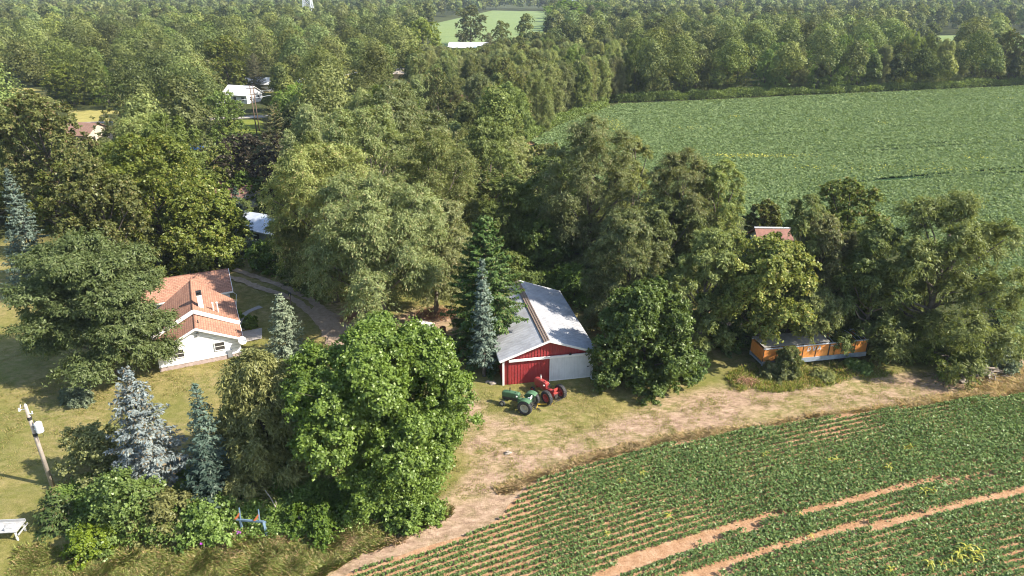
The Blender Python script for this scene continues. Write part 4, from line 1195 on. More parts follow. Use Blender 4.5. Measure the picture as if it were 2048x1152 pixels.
# transmission towers far away
STEELT = plain('galvanised_lattice', (.62, .64, .68), .4, .4, .1, .2)
def tower(px, py, dist, hh, label):
    x = (px - 1024) / F_PX * math.hypot(dist, 0) ; p = at(px, py)
    sc = dist / p[1]; t = thing('transmission_tower', label, 'pylon', (p[0] * sc, dist, 0), 0, 'transmission towers on the horizon')
    mb = MB(); w0, w1 = 5.0, 1.2; n = 9
    def cor(k, i):
        f = k / n; w = w0 * (1 - f) + w1 * f
        return Vector((w * (1 if i in (0, 1) else -1), w * (1 if i in (0, 3) else -1), hh * f))
    for i in range(4):
        for k in range(n):
            mb.beam(cor(k, i), cor(k + 1, i), .55); mb.beam(cor(k, i), cor(k + 1, (i + 1) % 4), .34); mb.beam(cor(k, (i + 1) % 4), cor(k + 1, i), .34); mb.beam(cor(k, i), cor(k, (i + 1) % 4), .34)
    mb.build('lattice_mast', STEELT, t)
    for z, l in ((.72, 9), (.84, 11), (.96, 8)):
        MB().beam((-l, 0, hh * z), (l, 0, hh * z), .5).beam((-l, 0, hh * z), (0, 0, hh * z + 2), .3).beam((l, 0, hh * z), (0, 0, hh * z + 2), .3).build('crossarm', STEELT, t)
tower(617, 22, 620, 46, 'steel lattice transmission tower rising above the wood at the upper left')
tower(1150, 22, 800, 48, 'steel lattice transmission tower at the top edge right of the pale crop field')

# blue tool frame in the hedge
BLUEF = plain('pale_blue_steel', (.16, .24, .33), .5, .1, .35, 3)
ORB = plain('orange_plate', (.42, .12, .04), .6, 0, .3, 4)
p = at(486, 1068)
t = thing('farm_implement', 'pale blue steel frame with two orange plates standing in the hedge bottom', 'farm implement', (p[0], p[1], 0), R(-6))
mb = MB(); mb.box((.75, 0, 1.35), (2.1, .12, .12)); mb.box((.95, .1, 1.22), (1.9, .10, .14)); mb.build('frame_beam', BLUEF, t)
mb = MB(); mb.beam((.05, 0, 0), (0, 0, 1.3), .14, .14); mb.build('leg', BLUEF, t)
mb = MB(); mb.beam((1.95, -.15, 0), (1.75, 0, 1.4), .17, .17); mb.build('leg', BLUEF, t)
for xx in (.05, 1.5):
    mb = MB(); mb.beam((xx, 0, 1.3), (xx - .08, .25, 2.25), .08, .08); mb.build('upright', BLUEF, t)
    mb = MB(); mb.beam((xx - .38, -.05, 1.42), (xx - .05, .12, 1.85), .05, .16); mb.build('orange_plate', ORB, t)
for k, (px, py, h_, lab) in enumerate(((589, 1055, 1.1, 'pale wooden stake leaning in the hedge bottom right of the blue frame'), (603, 1055, 1.2, 'thin forked stake in the hedge bottom, right of the pale leaning stake'), (558, 1022, 1.0, 'short dark stake deep in the hedge above the blue frame'))):
    p = at(px, py); mb = MB(); mb.tube([(p[0], p[1], 0), (p[0] - .15, p[1], h_)], [.045, .035], 6)
    if k == 1: mb.tube([(p[0] - .1, p[1], h_ * .6), (p[0] + .12, p[1], h_ * 1.1)], .02, 5)
    tag(mb.build('stake', POLEW), lab, 'stake', 'stakes in the hedge')
p = at(545, 1030); mb = MB(); mb.tube([(p[0] - .5, p[1] + .6, 1.9), (p[0], p[1] + .2, 1.5), (p[0] + .4, p[1], .6)], [.03, .04, .05], 6)
tag(mb.build('dead_branch', POLEW), 'pale bare dead branch curving down in the hedge above the blue frame', 'branch')

# work table at the left edge
GREYW = plain('grey_boards', (.42, .42, .42), .8, 0, .3, 3)
p = at(8, 1076)
t = thing('work_table', 'grey wooden work table with white legs at the left edge of the lawn', 'table', (p[0], p[1], 0), R(4))
mb = MB()
for k in range(5): mb.box((.1, -.32 + .24 * k, .86), (2.5, .22, .05))
mb.build('table_top', GREYW, t)
for xx in (-1.0, 1.2):
    for yy in (-.35, .6): MB().box((xx, yy, .41), (.10, .10, .82)).build('leg', TRIM, t)
mb = MB(); mb.box((1.42, .15, .62), (.05, 1.2, .12)); mb.box((.1, .68, 1.0), (2.6, .05, .22)); mb.build('rail', GREYW, t)
for dx, s_, lab in ((.75, (.55, .5, .22), 'flat white box standing on the right half of the grey work table'), (-.05, (.4, .4, .34), 'open white box standing left of the flat box on the work table')):
    bx = thing('box', lab, 'box', (p[0] + dx, p[1], .886), R(8))
    MB().box((0, 0, s_[2] / 2), s_).build('carton', PORC, bx, bevel=.02)
    MB().box((0, 0, s_[2] + .012), (s_[0] + .03, s_[1] + .03, .03)).build('lid', GREYW, bx)

# rusty barrels and wood heap between willow and spruce
RUST = plain('rusty_steel', (.22, .10, .055), .85, .1, .5, 5)
for k, (px, py, h_, r_, lab) in enumerate(((879, 676, .95, .42, 'rusty open barrel left of the dark spruce, nearest the camera'), (886, 668, .85, .36, 'rusty open barrel standing behind the nearer barrel beside the spruce'))):
    p = at(px, py); t = thing('barrel', lab, 'barrel', (p[0], p[1], .02), .3 * k, 'rusty barrels')
    mb = MB(); n = 20; prof = [(r_, 0), (r_, .3), (r_ + .02, .32), (r_, .34), (r_, .6), (r_ + .02, .62), (r_, .64), (r_, h_), (r_ - .03, h_), (r_ - .03, .1), (0, .1)]
    vs_ = []; fs_ = []
    for q_ in range(n):
        a = 6.2832 * q_ / n; vs_ += [(rr * math.cos(a), rr * math.sin(a), zz) for rr, zz in prof]
    for q_ in range(n):
        for i in range(len(prof) - 1): q2 = (q_ + 1) % n; fs_.append((q_ * len(prof) + i, q2 * len(prof) + i, q2 * len(prof) + i + 1, q_ * len(prof) + i + 1))
    mb.add(vs_, fs_); mb.build('drum', RUST, t)
def brush_heap(name, label, cat, px, py, rx, ry, h, n, mat, seed, ln=1.2, rad=.03, leaves=0, lm='dry'):
    rg_ = np.random.RandomState(seed); p = at(px, py); mb = MB()
    for k in range(n):
        a = rg_.rand() * 6.28; rr = rg_.rand() ** .6; x = rr * rx * math.cos(a); y = rr * ry * math.sin(a)
        z = h * (1 - rr ** 2) * rg_.rand() + .05; th = rg_.rand() * 6.28; L = ln * rg_.uniform(.5, 1.3); dz = rg_.uniform(-.3, .5) * L * .5
        c = Vector((x, y, z)); d = Vector((math.cos(th) * L / 2, math.sin(th) * L / 2, dz / 2))
        a_p = c - d; a_p.z = max(a_p.z, .03); b_p = c + d; b_p.z = max(b_p.z, .03)
        mid = c + Vector((rg_.uniform(-.1, .1), rg_.uniform(-.1, .1), .1))
        mb.tube([a_p, mid, b_p], [rad, rad * .8, rad * .4], 5)
    t = thing(name, label, cat, (p[0], p[1], 0))
    mb.build('sticks', mat, t)
    if leaves:
        P = np.c_[rg_.randn(leaves) * rx * .5, rg_.randn(leaves) * ry * .5, h * .8 * rg_.rand(leaves)]
        V, Fq = leafquads(P, rg_.randn(leaves, 3) + [0, 0, .6], .09, .5, rg_); mesh_np('dead_leaves', V, Fq, 4, LM[lm], t)
STICK = plain('grey_sticks', (.36, .30, .25), .9, 0, .4, 4); STICKB = plain('red_brown_sticks', (.34, .17, .10), .9, 0, .4, 4)
brush_heap('brush_pile', 'heap of reddish brown dead brush behind the rusty barrels', 'brush pile', 872, 630, 2.6, 1.4, 1.1, 320, STICKB, 61, 1.3, .025, 900)
brush_heap('brush_pile', 'heap of grey dead branches at the right end of the dirt yard', 'brush pile', 1965, 750, 2.6, .9, .8, 60, STICK, 62, 2.2, .06)
brush_heap('brush_pile', 'brown brush heap at the base of the pale willow trunk', 'brush pile', 705, 640, 1.6, 1.0, .9, 180, STICKB, 63, 1.1, .025, 500)
brush_heap('brush_pile', 'small brown brush heap left of the orange trailer', 'brush pile', 1492, 765, 1.4, .7, .5, 120, STICKB, 64, 1.0, .02, 300)
brush_heap('brush_pile', 'dark brown dead brush at the hedge foot left of the blue frame', 'brush pile', 445, 1072, 1.7, .8, 1.0, 220, STICKB, 66, 1.3, .02, 300)
def mound(name, label, cat, px, py, rx, ry, h, mat, seed, kind=None):
    rg_ = np.random.RandomState(seed); p = at(px, py); n = 26; vs_ = []; fs_ = []
    g_ = np.linspace(-1, 1, n)
    A, B = np.meshgrid(g_, g_)
    Z = h * np.clip(1 - A ** 2 - B ** 2, 0, 1) * (.4 + 1.2 * vnoise(A * 6 + seed, B * 6, 1.0, seed)) + .02 - .06 * ((A ** 2 + B ** 2) > .98)
    V = np.stack([A.ravel() * rx, B.ravel() * ry, Z.ravel()], 1); ii = np.arange(n * n).reshape(n, n)
    o = mesh_np(name, V, np.stack([ii[:-1, :-1].ravel(), ii[:-1, 1:].ravel(), ii[1:, 1:].ravel(), ii[1:, :-1].ravel()], 1), 4, mat)
    o.location = (p[0], p[1], .03); tag(o, label, cat); return o
mound('ash_heap', 'low white ash heap on bare earth right of the willow trunk', 'ash heap', 838, 650, 1.9, .9, .35, groundmat('white_ash', [(.3, (.45, .44, .46)), (.55, (.85, .85, .86))], 1.5, 6), 71)
for k, (px, py, s_, lab) in enumerate(((1016, 907, .22, 'small grey rock on the bare yard below the tractors'), (1187, 757, .30, 'white scrap by the right corner of the barn'), (985, 768, .28, 'pale rubble lump at the foot of the slim blue spruce'), (975, 765, .2, 'smaller pale rubble lump left of the one at the spruce foot'), (1925, 765, .35, 'pale rubble lump on the dirt beside the branch heap'))):
    p = at(px, py); rg_ = np.random.RandomState(80 + k)
    import bmesh
    bm = bmesh.new(); bmesh.ops.create_icosphere(bm, subdivisions=2, radius=s_)
    for v in bm.verts: v.co = Vector((v.co.x * 1.3, v.co.y, v.co.z * .7)) * (1 + .3 * rg_.randn() * .6)
    me = bpy.data.meshes.new('rock'); bm.to_mesh(me); bm.free(); me.materials.append(PORC if k == 1 else STICK)
    o = bpy.data.objects.new('rock' if k != 1 else 'scrap_lump', me); col.objects.link(o); o.location = (p[0], p[1], s_ * .4); tag(o, lab, 'rock' if k != 1 else 'scrap')

# cars half hidden between the middle trees
def car(label, x, y, rz, paint):
    t = thing('parked_car', label, 'car', (x, y, 0), rz)
    mb = MB(); prof = [(-2.2, .35), (-2.2, .85), (-1.9, .98), (-1.2, 1.0), (1.0, .98), (1.9, .85), (2.2, .7), (2.2, .35)]
    mb.prism(prof, -.85, .85, fn=lambda a, b, c: (a, c, b)); mb.build('body', paint, t, bevel=.06)
    mb = MB(); mb.prism([(-1.6, .98), (-1.1, 1.42), (.3, 1.42), (.95, .98)], -.72, .72, fn=lambda a, b, c: (a, c, b)); mb.build('windows', GLASS, t)
    MB().box((-.4, 0, 1.44), (1.4, 1.36, .05)).build('roof', paint, t)
    for wx in (-1.35, 1.35):
        for wy in (-.8, .8): MB().tube([(wx, wy - .1, .33), (wx, wy + .1, .33)], .33, 16).build('wheel', TYRE, t)
CARW = plain('white_car_paint', (.80, .80, .80), .25, 0, .05); CARB = plain('blue_car_paint', (.03, .13, .42), .25, 0, .1)
p = at(879, 243); car('white car parked in a gap among the middle trees', p[0], p[1], R(20), CARW)
p = at(388, 301); car('blue car under the trees below the bright green tree', p[0], p[1], R(10), CARB)
p = at(1, 0)

# volunteer corn plants in the beans
def corn(seed, s=1.0):
    rg_ = np.random.RandomState(seed); mb = MB(); mb.tube([(0, 0, 0), (0, 0, .95)], [.02, .01], 5)
    for k in range(11):
        a = k * 2.4 + rg_.rand(); L = rg_.uniform(.45, .8); z = .2 + .07 * k; w = .045
        d = Vector((math.cos(a), math.sin(a), 0)); s_ = Vector((-math.sin(a), math.cos(a), 0)) * w
        pts = [Vector((0, 0, z)) + d * L * u + Vector((0, 0, L * (1.1 * u - 1.25 * u * u))) for u in (0, .3, .6, .85, 1)]
        vs_ = []
        for i, q_ in enumerate(pts): ww = (1, 1.3, 1.1, .7, .05)[i]; vs_ += [q_ - s_ * ww, q_ + s_ * ww]
        mb.add(vs_, [(2 * i, 2 * i + 1, 2 * i + 3, 2 * i + 2) for i in range(4)])
    return mb
cps = [(1242,965,.8,'above the left end of the bean rows'),(1283,951,.8,'right of the leftmost corn plant'),(1337,1035,.7,'dry, by the upper wheel track start'),(1213,1068,.6,'small, among the sparse rows at the left'),(1659,923,.8,'left of a close pair in the middle of the beans'),(1674,923,.7,'right of a close pair in the middle of the beans'),(1719,941,.6,'small, left of the upright plant in mid field'),(1731,948,.5,'tiny, beside the small mid field plant'),(1776,940,.9,'upright, alone in mid field'),(1809,900,.7,'left of a pair below the brown grass strip'),(1821,898,.8,'right of a pair below the brown grass strip'),(1846,988,1.0,'bright, between the two wheel tracks'),(1864,985,.8,'right of the bright plant between the tracks'),(1873,995,.5,'small, below the pair between the tracks'),(1621,1070,.5,'small reddish, just above the lower track'),(1871,1076,.6,'faded, below the lower track'),(1926,910,.4,'tiny, at the upper right of the beans'),(1915,1118,1.1,'left front plant of the big clump'),(1930,1106,1.2,'tallest plant of the big clump'),(1942,1125,1.0,'lowest plant of the big clump'),(1955,1113,1.1,'right plant of the big clump'),(1903,1128,.8,'outermost left plant of the big clump'),(1856,1133,1.0,'at the bottom edge left of the big clump'),(1883,1133,.7,'reddish, between the clump and its left neighbour'),(1779,1144,.8,'dry, at the bottom edge'),(1601,1031,.6,'dry, standing in the upper wheel track'),(1529,911,.7,'faint, above the middle of the beans')]
protos = []
for k in range(3):
    pass
for i, (px, py, s_, lab) in enumerate(cps):
    p = at(px, py, .3)
    if i < 3:
        o = corn(90 + i).build('corn_plant', LM['corn']); protos.append(o)
    else:
        o = protos[i % 3].copy(); col.objects.link(o)
    o.location = (p[0], p[1], .05); o.rotation_euler = (0, 0, i * 1.7); o.scale = (s_ * .85,) * 3
    tag(o, 'yellow volunteer corn plant ' + lab, 'corn plant', 'corn plants growing in the beans')

# ================================================================ TREES
def place(px, pyt, H, wpx):
    x, y = at(px, pyt, H)
    d = math.hypot(y, CAM_H - H * .5)
    return x, y, wpx / 2.0 * d / F_PX
placed = []   # x, y, R, H
HERO = [
 # px, top y, H, width px, style, seed, quality, label, kwargs
 (744, 666, 13.5, 362, 'maple', 1, 8.0, 'huge round bright green tree in the foreground hedgerow', dict(base=.30)),
 (150, 476, 15.0, 290, 'locust', 2, 3.0, 'wide feathery green tree with layered branches left of the white house', dict(limbs=24, thick=1.3)),
 (250, 736, 11.2, 200, 'bspruce', 3, 1.5, 'big silvery blue spruce on the lawn edge at the lower left', dict(z0f=.14)),
 (388, 768, 9.5, 120, 'bdark', 4, 1.3, 'dark blue green spruce between the silvery spruce and the fine leaved tree', {}),
 (505, 702, 11.5, 240, 'elm', 5, 3.2, 'fine leaved olive tree between the spruces and the huge bright tree', {}),
 (558, 590, 7.4, 100, 'spruce_lt', 6, 1.4, 'small pale green spruce right of the white house', {}),
 (970, 432, 15.8, 218, 'spruce', 7, 2.2, 'tall dark green spruce at the left side of the barn', {}),
 (964, 518, 13, 78, 'bspruce', 8, 1.3, 'slim pale blue spruce in front of the tall dark spruce', dict(z0f=.17, mat='bmid')),
 (1298, 572, 10.8, 195, 'green', 9, 3.4, 'rounded green tree at the right side of the barn', {}),
 (1548, 484, 13.2, 205, 'ygreen', 10, 2.6, 'yellow green tree rising behind the left end of the orange trailer', dict(base=.40)),
 (1912, 398, 17.5, 325, 'dwillow', 11, 1.9, 'wide dark olive tree with visible spreading limbs at the right edge', dict(limbs=26, thick=1.2)),
 (1622, 574, 8.4, 118, 'willow', 12, 1.5, 'pale olive tree hanging over the orange trailer', dict(base=.64)),
 (1582, 695, 3.4, 50, 'willow', 13, .8, 'small pale olive sapling covering the middle of the orange trailer', {}),
 (745, 362, 18, 300, 'willow', 14, 2.2, 'broad silvery olive willow with a thick dark trunk in the centre left', dict(thick=1.5, base=.38)),
 (635, 290, 20, 240, 'willow', 15, 1.6, 'silvery olive willow behind the driveway pole', dict(base=.30)),
 (725, 215, 22, 270, 'willow', 16, 1.8, 'tallest silvery olive willow, at the back of the willow group', {}),
 (862, 262, 20, 220, 'willow', 17, 1.5, 'silvery olive willow at the right rear of the willow group', {}),
 (598, 385, 13.5, 140, 'willow', 18, 1.2, 'lower silvery willow beside the pale metal shed', dict(base=.35)),
 (860, 395, 15, 150, 'willow', 19, 1.2, 'silvery willow above the dark spruce, right of the broad one', dict(base=.30)),
 (1185, 238, 22, 200, 'willow', 20, 1.6, 'tall open olive willow standing behind the barn against the big field', dict(limbs=22, thick=1.2)),
 (1268, 270, 19, 95, 'willow', 21, .9, 'slim olive willow crown against the field, right of the tall open one', {}),
 (1105, 320, 15, 160, 'dwillow', 22, 1.2, 'olive tree left of the tall open willow behind the barn', {}),
 (1020, 360, 13.8, 150, 'dwillow', 23, 1.1, 'dark tree in shade above the tall dark spruce', {}),
 (1075, 430, 9.5, 150, 'green', 24, 1.2, 'dark green tree just behind the barn roof', {}),
 (1160, 430, 9.2, 150, 'dwillow', 25, 1.2, 'dark olive tree behind the right side of the barn roof', {}),
 (1375, 305, 19, 170, 'willow', 26, 1.5, 'tall silvery olive tree in front of the big field, centre right', {}),
 (1445, 320, 18, 120, 'willow', 27, 1.1, 'silvery olive tree just right of the tall one before the field', {}),
 (1262, 425, 14.8, 170, 'willow', 28, 1.3, 'olive willow behind the rounded green tree by the barn', {}),
 (1335, 400, 14, 160, 'dwillow', 29, 1.2, 'darker olive tree left of the yellow green tree', {}),
 (1420, 465, 14, 150, 'dwillow', 30, 1.2, 'dark olive tree above the patch of bare earth', {}),
 (1628, 392, 17, 110, 'willow', 31, 1.2, 'olive tree behind the small red roofed shed', {}),
 (1705, 362, 16, 175, 'oak', 32, 1.3, 'brown green bushy tree against the big field right of the red shed', {}),
 (1660, 430, 15, 140, 'willow', 33, 1.2, 'olive tree right of the red roofed shed', {}),
 (1775, 450, 15, 150, 'dwillow', 34, 1.2, 'olive tree between the brown green tree and the wide right hand tree', {}),
 (1730, 530, 7.6, 150, 'green', 35, 1.2, 'shaded green tree behind the right end of the trailer', {}),
 (1480, 560, 7.8, 120, 'green', 36, 1.2, 'shaded green tree beside the yellow green tree', {}),
 (275, 272, 18.8, 255, 'ygreen', 37, 2.6, 'large yellow green tree behind the wide feathery tree', {}),
 (395, 362, 12.4, 150, 'ygreen', 38, 2.2, 'yellow green tree behind the white house roof', {}),
 (175, 315, 18, 170, 'ygreen', 39, 1.3, 'yellow green tree at the left of the large yellow green one', {}),
 (345, 480, 4.8, 100, 'ygreen', 40, 1.0, 'small yellow green tree at the rear left of the white house', {}),
 (58, 182, 22, 185, 'oak', 41, 1.6, 'tall brownish olive tree at the left edge', {}),
 (110, 330, 17, 120, 'oak', 42, 1.2, 'brownish olive tree in front of the tall one at the left edge', {}),
 (12, 338, 13, 90, 'bspruce', 43, 1.0, 'greyish blue spruce cut by the left edge, middle height', dict(mat='bmid')),
 (18, 462, 9, 95, 'bspruce', 44, 1.0, 'lower greyish blue spruce cut by the left edge', dict(mat='bmid')),
 (496, 266, 12.3, 122, 'purple', 45, 1.2, 'dark purple brown round tree above the garage', {}),
 (469, 376, 9.8, 72, 'bdark', 46, .9, 'narrow dark spruce between the yellow green tree and the pale shed', {}),
 (545, 212, 13, 95, 'cedar', 47, 1.0, 'brownish cedar right of the two brown utility poles', {}),
 (432, 183, 13, 105, 'green', 48, 1.2, 'bright green tree left of the small far lawn', {}),
 (292, 193, 13, 210, 'oak', 49, 1.4, 'wide brownish olive tree above the large yellow green tree', {}),
 (598, 165, 14, 130, 'maple', 50, 1.2, 'bright green tree right of the brownish cedar', {}),
 (790, 183, 13, 110, 'maple', 51, 1.1, 'bright green round tree behind the willows', {}),
 (720, 190, 12, 90, 'green', 52, 1.0, 'green tree left of the bright round one behind the willows', {}),
 (1085, 288, 9, 110, 'oak', 54, .9, 'low brown green tree at the near corner of the big field', {}),
 (1020, 275, 11, 110, 'willow', 55, .9, 'silvery olive tree left of the field corner', {}),
 (1535, 402, 6.5, 70, 'oak', 57, .8, 'low brown green tree just behind the small red roofed shed', {}),
 (447, 288, 8, 95, 'ygreen', 58, .8, 'small yellow green tree left of the dark purple tree', {}),
 (398, 312, 9, 80, 'oak', 59, .8, 'brown green tree squeezed between the yellow green crowns', {}),
 (486, 345, 6.0, 80, 'dark', 60, .8, 'small dark green tree in front of the garage', {}),
 (930, 262, 13, 110, 'willow', 56, 1.0, 'silvery olive tree right of the willow group', {}),
 (530, 480, 4.5, 80, 'green', 53, .8, 'dark green shrub below the pale metal shed', {}),
]
for (px, pyt, H, w, st, seed, q, lab, kw) in HERO:
    x, y, Rr = place(px, pyt, H, w)
    if y < 60: ls = .95
    elif y < 90: ls = 1.05
    else: ls = 1.35; q = q * .7
    if seed == 1: ls = 1.0
    nm = {'bspruce': 'blue_spruce', 'bdark': 'spruce_tree', 'spruce': 'spruce_tree', 'spruce_lt': 'spruce_tree', 'cedar': 'cedar_tree', 'willow': 'willow_tree', 'dwillow': 'willow_tree', 'purple': 'purple_leaf_tree', 'locust': 'locust_tree', 'maple': 'maple_tree', 'oak': 'oak_tree'}.get(st, 'broadleaf_tree')
    make_tree(nm, lab, 'tree', x, y, st, H, Rr, seed, q, None, lscale=ls, **kw)
    placed.append((x, y, Rr, H))

SHRUB = [
 (100, 985, 3.0, 100, 'bspruce', 'spruce', 'dark spreading juniper around the foot of the utility pole'),
 (232, 955, 4.8, 150, 'green', None, 'large mid green shrub at the lower left below the silvery spruce'),
 (165, 1058, 2.4, 80, 'maple', None, 'small bright yellow green sapling at the bottom left'),
 (180, 852, 5.0, 130, 'green', 'elm', 'dark olive bush spreading left from behind the silvery spruce'),
 (405, 900, 5.5, 150, 'bspruce', 'bdark', 'low dark spruce boughs in front of the fine leaved tree'),
 (395, 1010, 2.6, 120, 'green', None, 'low green shrub left of the blue frame'),
 (315, 985, 3.2, 120, 'green', 'elm', 'dull green shrub right of the large mid green one'),
 (640, 1012, 1.9, 110, 'green', None, 'low green shrub at the left foot of the huge bright tree'),
 (820, 1000, 1.9, 110, 'green', None, 'low green shrub at the right foot of the huge bright tree'),
 (145, 778, 1.5, 58, 'locust', 'spruce_lt', 'small grey green bush alone on the lawn'),
 (497, 632, 1.4, 30, 'green', None, 'small round clipped bush beside the garden path'),
 (470, 618, 1.2, 22, 'green', None, 'small bush against the house right wall'),
 (608, 530, 2.8, 90, 'green', 'dwillow', 'dark wide bush behind the driveway'),
 (930, 520, 5, 80, 'green', 'dwillow', 'dark bush in shade left of the tall dark spruce'),
 (1330, 660, 5.0, 100, 'green', None, 'green bush leaning on the rounded tree by the barn'),
 (1718, 722, 1.1, 46, 'green', None, 'green bush at the right end of the orange trailer'),
 (1560, 725, 1.6, 60, 'willow', None, 'pale bush at the lower left of the orange trailer'),
 (1650, 742, .8, 44, 'willow', None, 'pale bush in front of the trailer lower rail'),
 (1830, 640, 4.0, 130, 'dwillow', 'dwillow', 'dark bush at the left foot of the wide right hand tree'),
 (1900, 655, 4.0, 140, 'dwillow', 'dwillow', 'dark bush beneath the wide right hand tree'),
 (1990, 690, 2.2, 90, 'green', 'spruce_lt', 'grey green bush at the corner between yard and big field'),
 (1760, 640, 3.6, 90, 'green', 'dwillow', 'dark bush just right of the trailer'),
 (1380, 700, 3.0, 70, 'green', None, 'green bush right of the rounded tree'),
 (640, 545, 3, 80, 'green', 'dwillow', 'dark bush beneath the willow behind the driveway'),
 (1240, 560, 4.5, 90, 'green', None, 'green bush behind the rounded tree by the barn'),
 (1060, 540, 4.0, 120, 'green', 'dwillow', 'dark bush behind the far end of the barn'),
 (1150, 530, 5.0, 120, 'green', None, 'green bush in the shade behind the barn'),
 (1005, 500, 6, 110, 'green', 'dwillow', 'tall dark bush behind the tall dark spruce'),
]
for i, (px, pyt, H, w, st, mt, lab) in enumerate(SHRUB):
    x, y, Rr = place(px, pyt, H, w)
    s0 = st if st in ST or st in CON else 'green'
    key = s0
    if s0 in ST:
        ST['_shrub'] = dict(ST[s0], lobes=12, base=.0, spray=.2, lobe=.42, flat=min(.8, H / (2 * Rr) + .2), leaf=ST[s0]['leaf'] * .8)
        key = '_shrub'
    make_tree('shrub', lab, 'shrub', x, y, key, H, Rr, 200 + i, .9 if H < 2 else 1.3, None, mat=mt, limbs=5, thick=.5)
    placed.append((x, y, Rr, H))

# ---- individual trees of the middle distance, copied from a few prototypes
PR = {}
def proto(st, k, H=16.0, Rr=6.5):
    key = (st, k)
    if key not in PR:
        V, Fq, mb, m, bark = tree_meshes(st, H, Rr, 500 + hash_(st) + k, .9, lscale=1.35, limbs=9)
        t = bpy.data.objects.new('tree', None); col.objects.link(t)
        mesh_np('crown', V, Fq, 4, LM[m], t); mb.build('trunk', bark, t, True)
        PR[key] = [t, False, H, Rr]
    return PR[key]
def hash_(s): return sum(ord(c) * (i + 3) for i, c in enumerate(s)) % 97
MIDN = {'willow': 'willow_tree', 'dwillow': 'willow_tree', 'oak': 'oak_tree', 'cedar': 'cedar_tree', 'spruce': 'spruce_tree', 'maple': 'maple_tree'}
def mid_tree(x, y, st, k, H, Rr, label, group, rz):
    pr = proto(st, k)
    if not pr[1]: o = pr[0]; pr[1] = True
    else: o = copy_tree(pr[0])
    o.name = MIDN.get(st, 'broadleaf_tree')
    o.location = (x, y, 0); o.rotation_euler = (0, 0, rz)
    o.scale = (Rr / pr[3], Rr / pr[3], H / pr[2])
    tag(o, label, 'tree', group); placed.append((x, y, Rr, H)); return o

KEEP = [[(452,285),(496,262),(548,285),(548,395),(452,395)], [(1062,292),(1150,234),(1235,204),(1310,202),(1235,224),(1160,252),(1085,294)],
        [(868,92),(866,48),(918,40),(985,22),(1088,24),(1090,50),(1010,70),(960,88)],
        [(1818,78),(1860,74),(1902,78),(1902,88),(1820,87)], [(2018,84),(2060,84),(2060,104),(2022,100)],
        FAR_FIELD_PX, [(448,228),(520,228),(518,262),(470,262)], [(458,180),(515,170),(515,208),(462,208)],
        [(148,222),(206,222),(206,245),(148,245)], [(140,246),(185,246),(185,276),(142,276)], [(0,176),(86,176),(86,190),(0,190)],
        [(905,84),(950,84),(950,94),(905,94)], [(944,188),(966,188),(966,200),(944,200)], [(864,228),(892,228),(892,248),(864,248)],
        [(742,150),(790,150),(790,160),(742,160)], [(375,285),(402,285),(402,302),(375,302)], [(508,176),(520,176),(520,262),(508,262)],
        [(606,0),(628,0),(628,20),(606,20)]]
CLEAR = [G([(440,268),(440,225),(530,225),(530,268)]), G([(840,110),(866,46),(985,21),(1100,23),(1100,70),(1040,112)]), FAR_FIELD,
         G([(1790,96),(1840,72),(2060,72),(2400,72),(2400,118),(2000,112)]), G([(-70,196),(-70,176),(95,176),(95,196)]), OPEN[0],
         G([(130,256),(140,221),(260,221),(262,256)]), G([(120,300),(120,262),(195,262),(195,300)]), G([(455,212),(455,190),(520,190),(520,212)])]
def inpoly1(x, y, poly):
    r = False; n = len(poly)
    for i in range(n):
        x1, y1 = poly[i]; x2, y2 = poly[(i + 1) % n]
        if (y1 > y) != (y2 > y) and x < (x2 - x1) * (y - y1) / (y2 - y1) + x1: r = not r
    return r
def visible_ok(x, y, H, Rr):
    for K in KEEP:
        for f in (-.95, -.6, -.3, 0, .3, .6, .95):
            for z in (H, H * .9, H * .78, H * .66, H * .54, H * .42, H * .3, 1):
                a, b_ = pix(x + f * Rr * (1.05 if z < H * .95 else .5), y, z)
                if inpoly1(a, b_, K): return False
    return True

MIDT = [
 (130, 128, 13, 95, 'ygreen', 'bright yellow green tree with a visible trunk by the far left lawn'), (200, 133, 12, 60, 'maple', 'narrow bright green tree right of the one by the far left lawn'),
 (252, 140, 10, 80, 'willow', 'low rounded olive tree above the far left lawn'), (290, 160, 7, 90, 'maple', 'low bright green bushy tree below the rounded olive one'),
 (382, 112, 17, 115, 'oak', 'dark brown green tree left of the pale green one in the far wood'), (443, 72, 20, 95, 'ygreen', 'tall pale yellow green tree standing out of the far wood'),
 (505, 108, 14, 42, 'cedar', 'small pointed olive conifer above the white roofed house'), (665, 120, 14, 80, 'spruce', 'dark spreading conifer above the bright green trees'),
 (734, 142, 12, 50, 'cedar', 'pointed dark cedar right of the spreading conifer'), (660, 195, 11, 90, 'ygreen', 'yellow green tree between the bright green tree and the willows'),
 (845, 38, 22, 75, 'ygreen', 'rounded green tree left of the pale crop field'), (940, 12, 24, 72, 'oak', 'tallest round tree standing in front of the pale crop field'), (978, 66, 12, 34, 'cedar', 'small dark pointed tree beside the tall round one'),
 (1003, 42, 16, 40, 'oak', 'small dark tree at the lower right of the pale crop field'), (1128, 2, 25, 90, 'green', 'tall dark green tree at the right end of the pale crop field'), (1195, 6, 23, 80, 'green', 'tall grey green tree right of the dark one by the crop field'),
 (830, 95, 15, 80, 'oak', 'olive tree below the rounded tree by the crop field'), (757, 110, 13, 60, 'ygreen', 'small yellow green tree above the purple one'), 
]
for i, (px, pyt, H, w, st, lab) in enumerate(MIDT):
    x, y, Rr = place(px, pyt, H, w); mid_tree(x, y, st, i % 2, H, Rr, lab, None, i * 1.3)
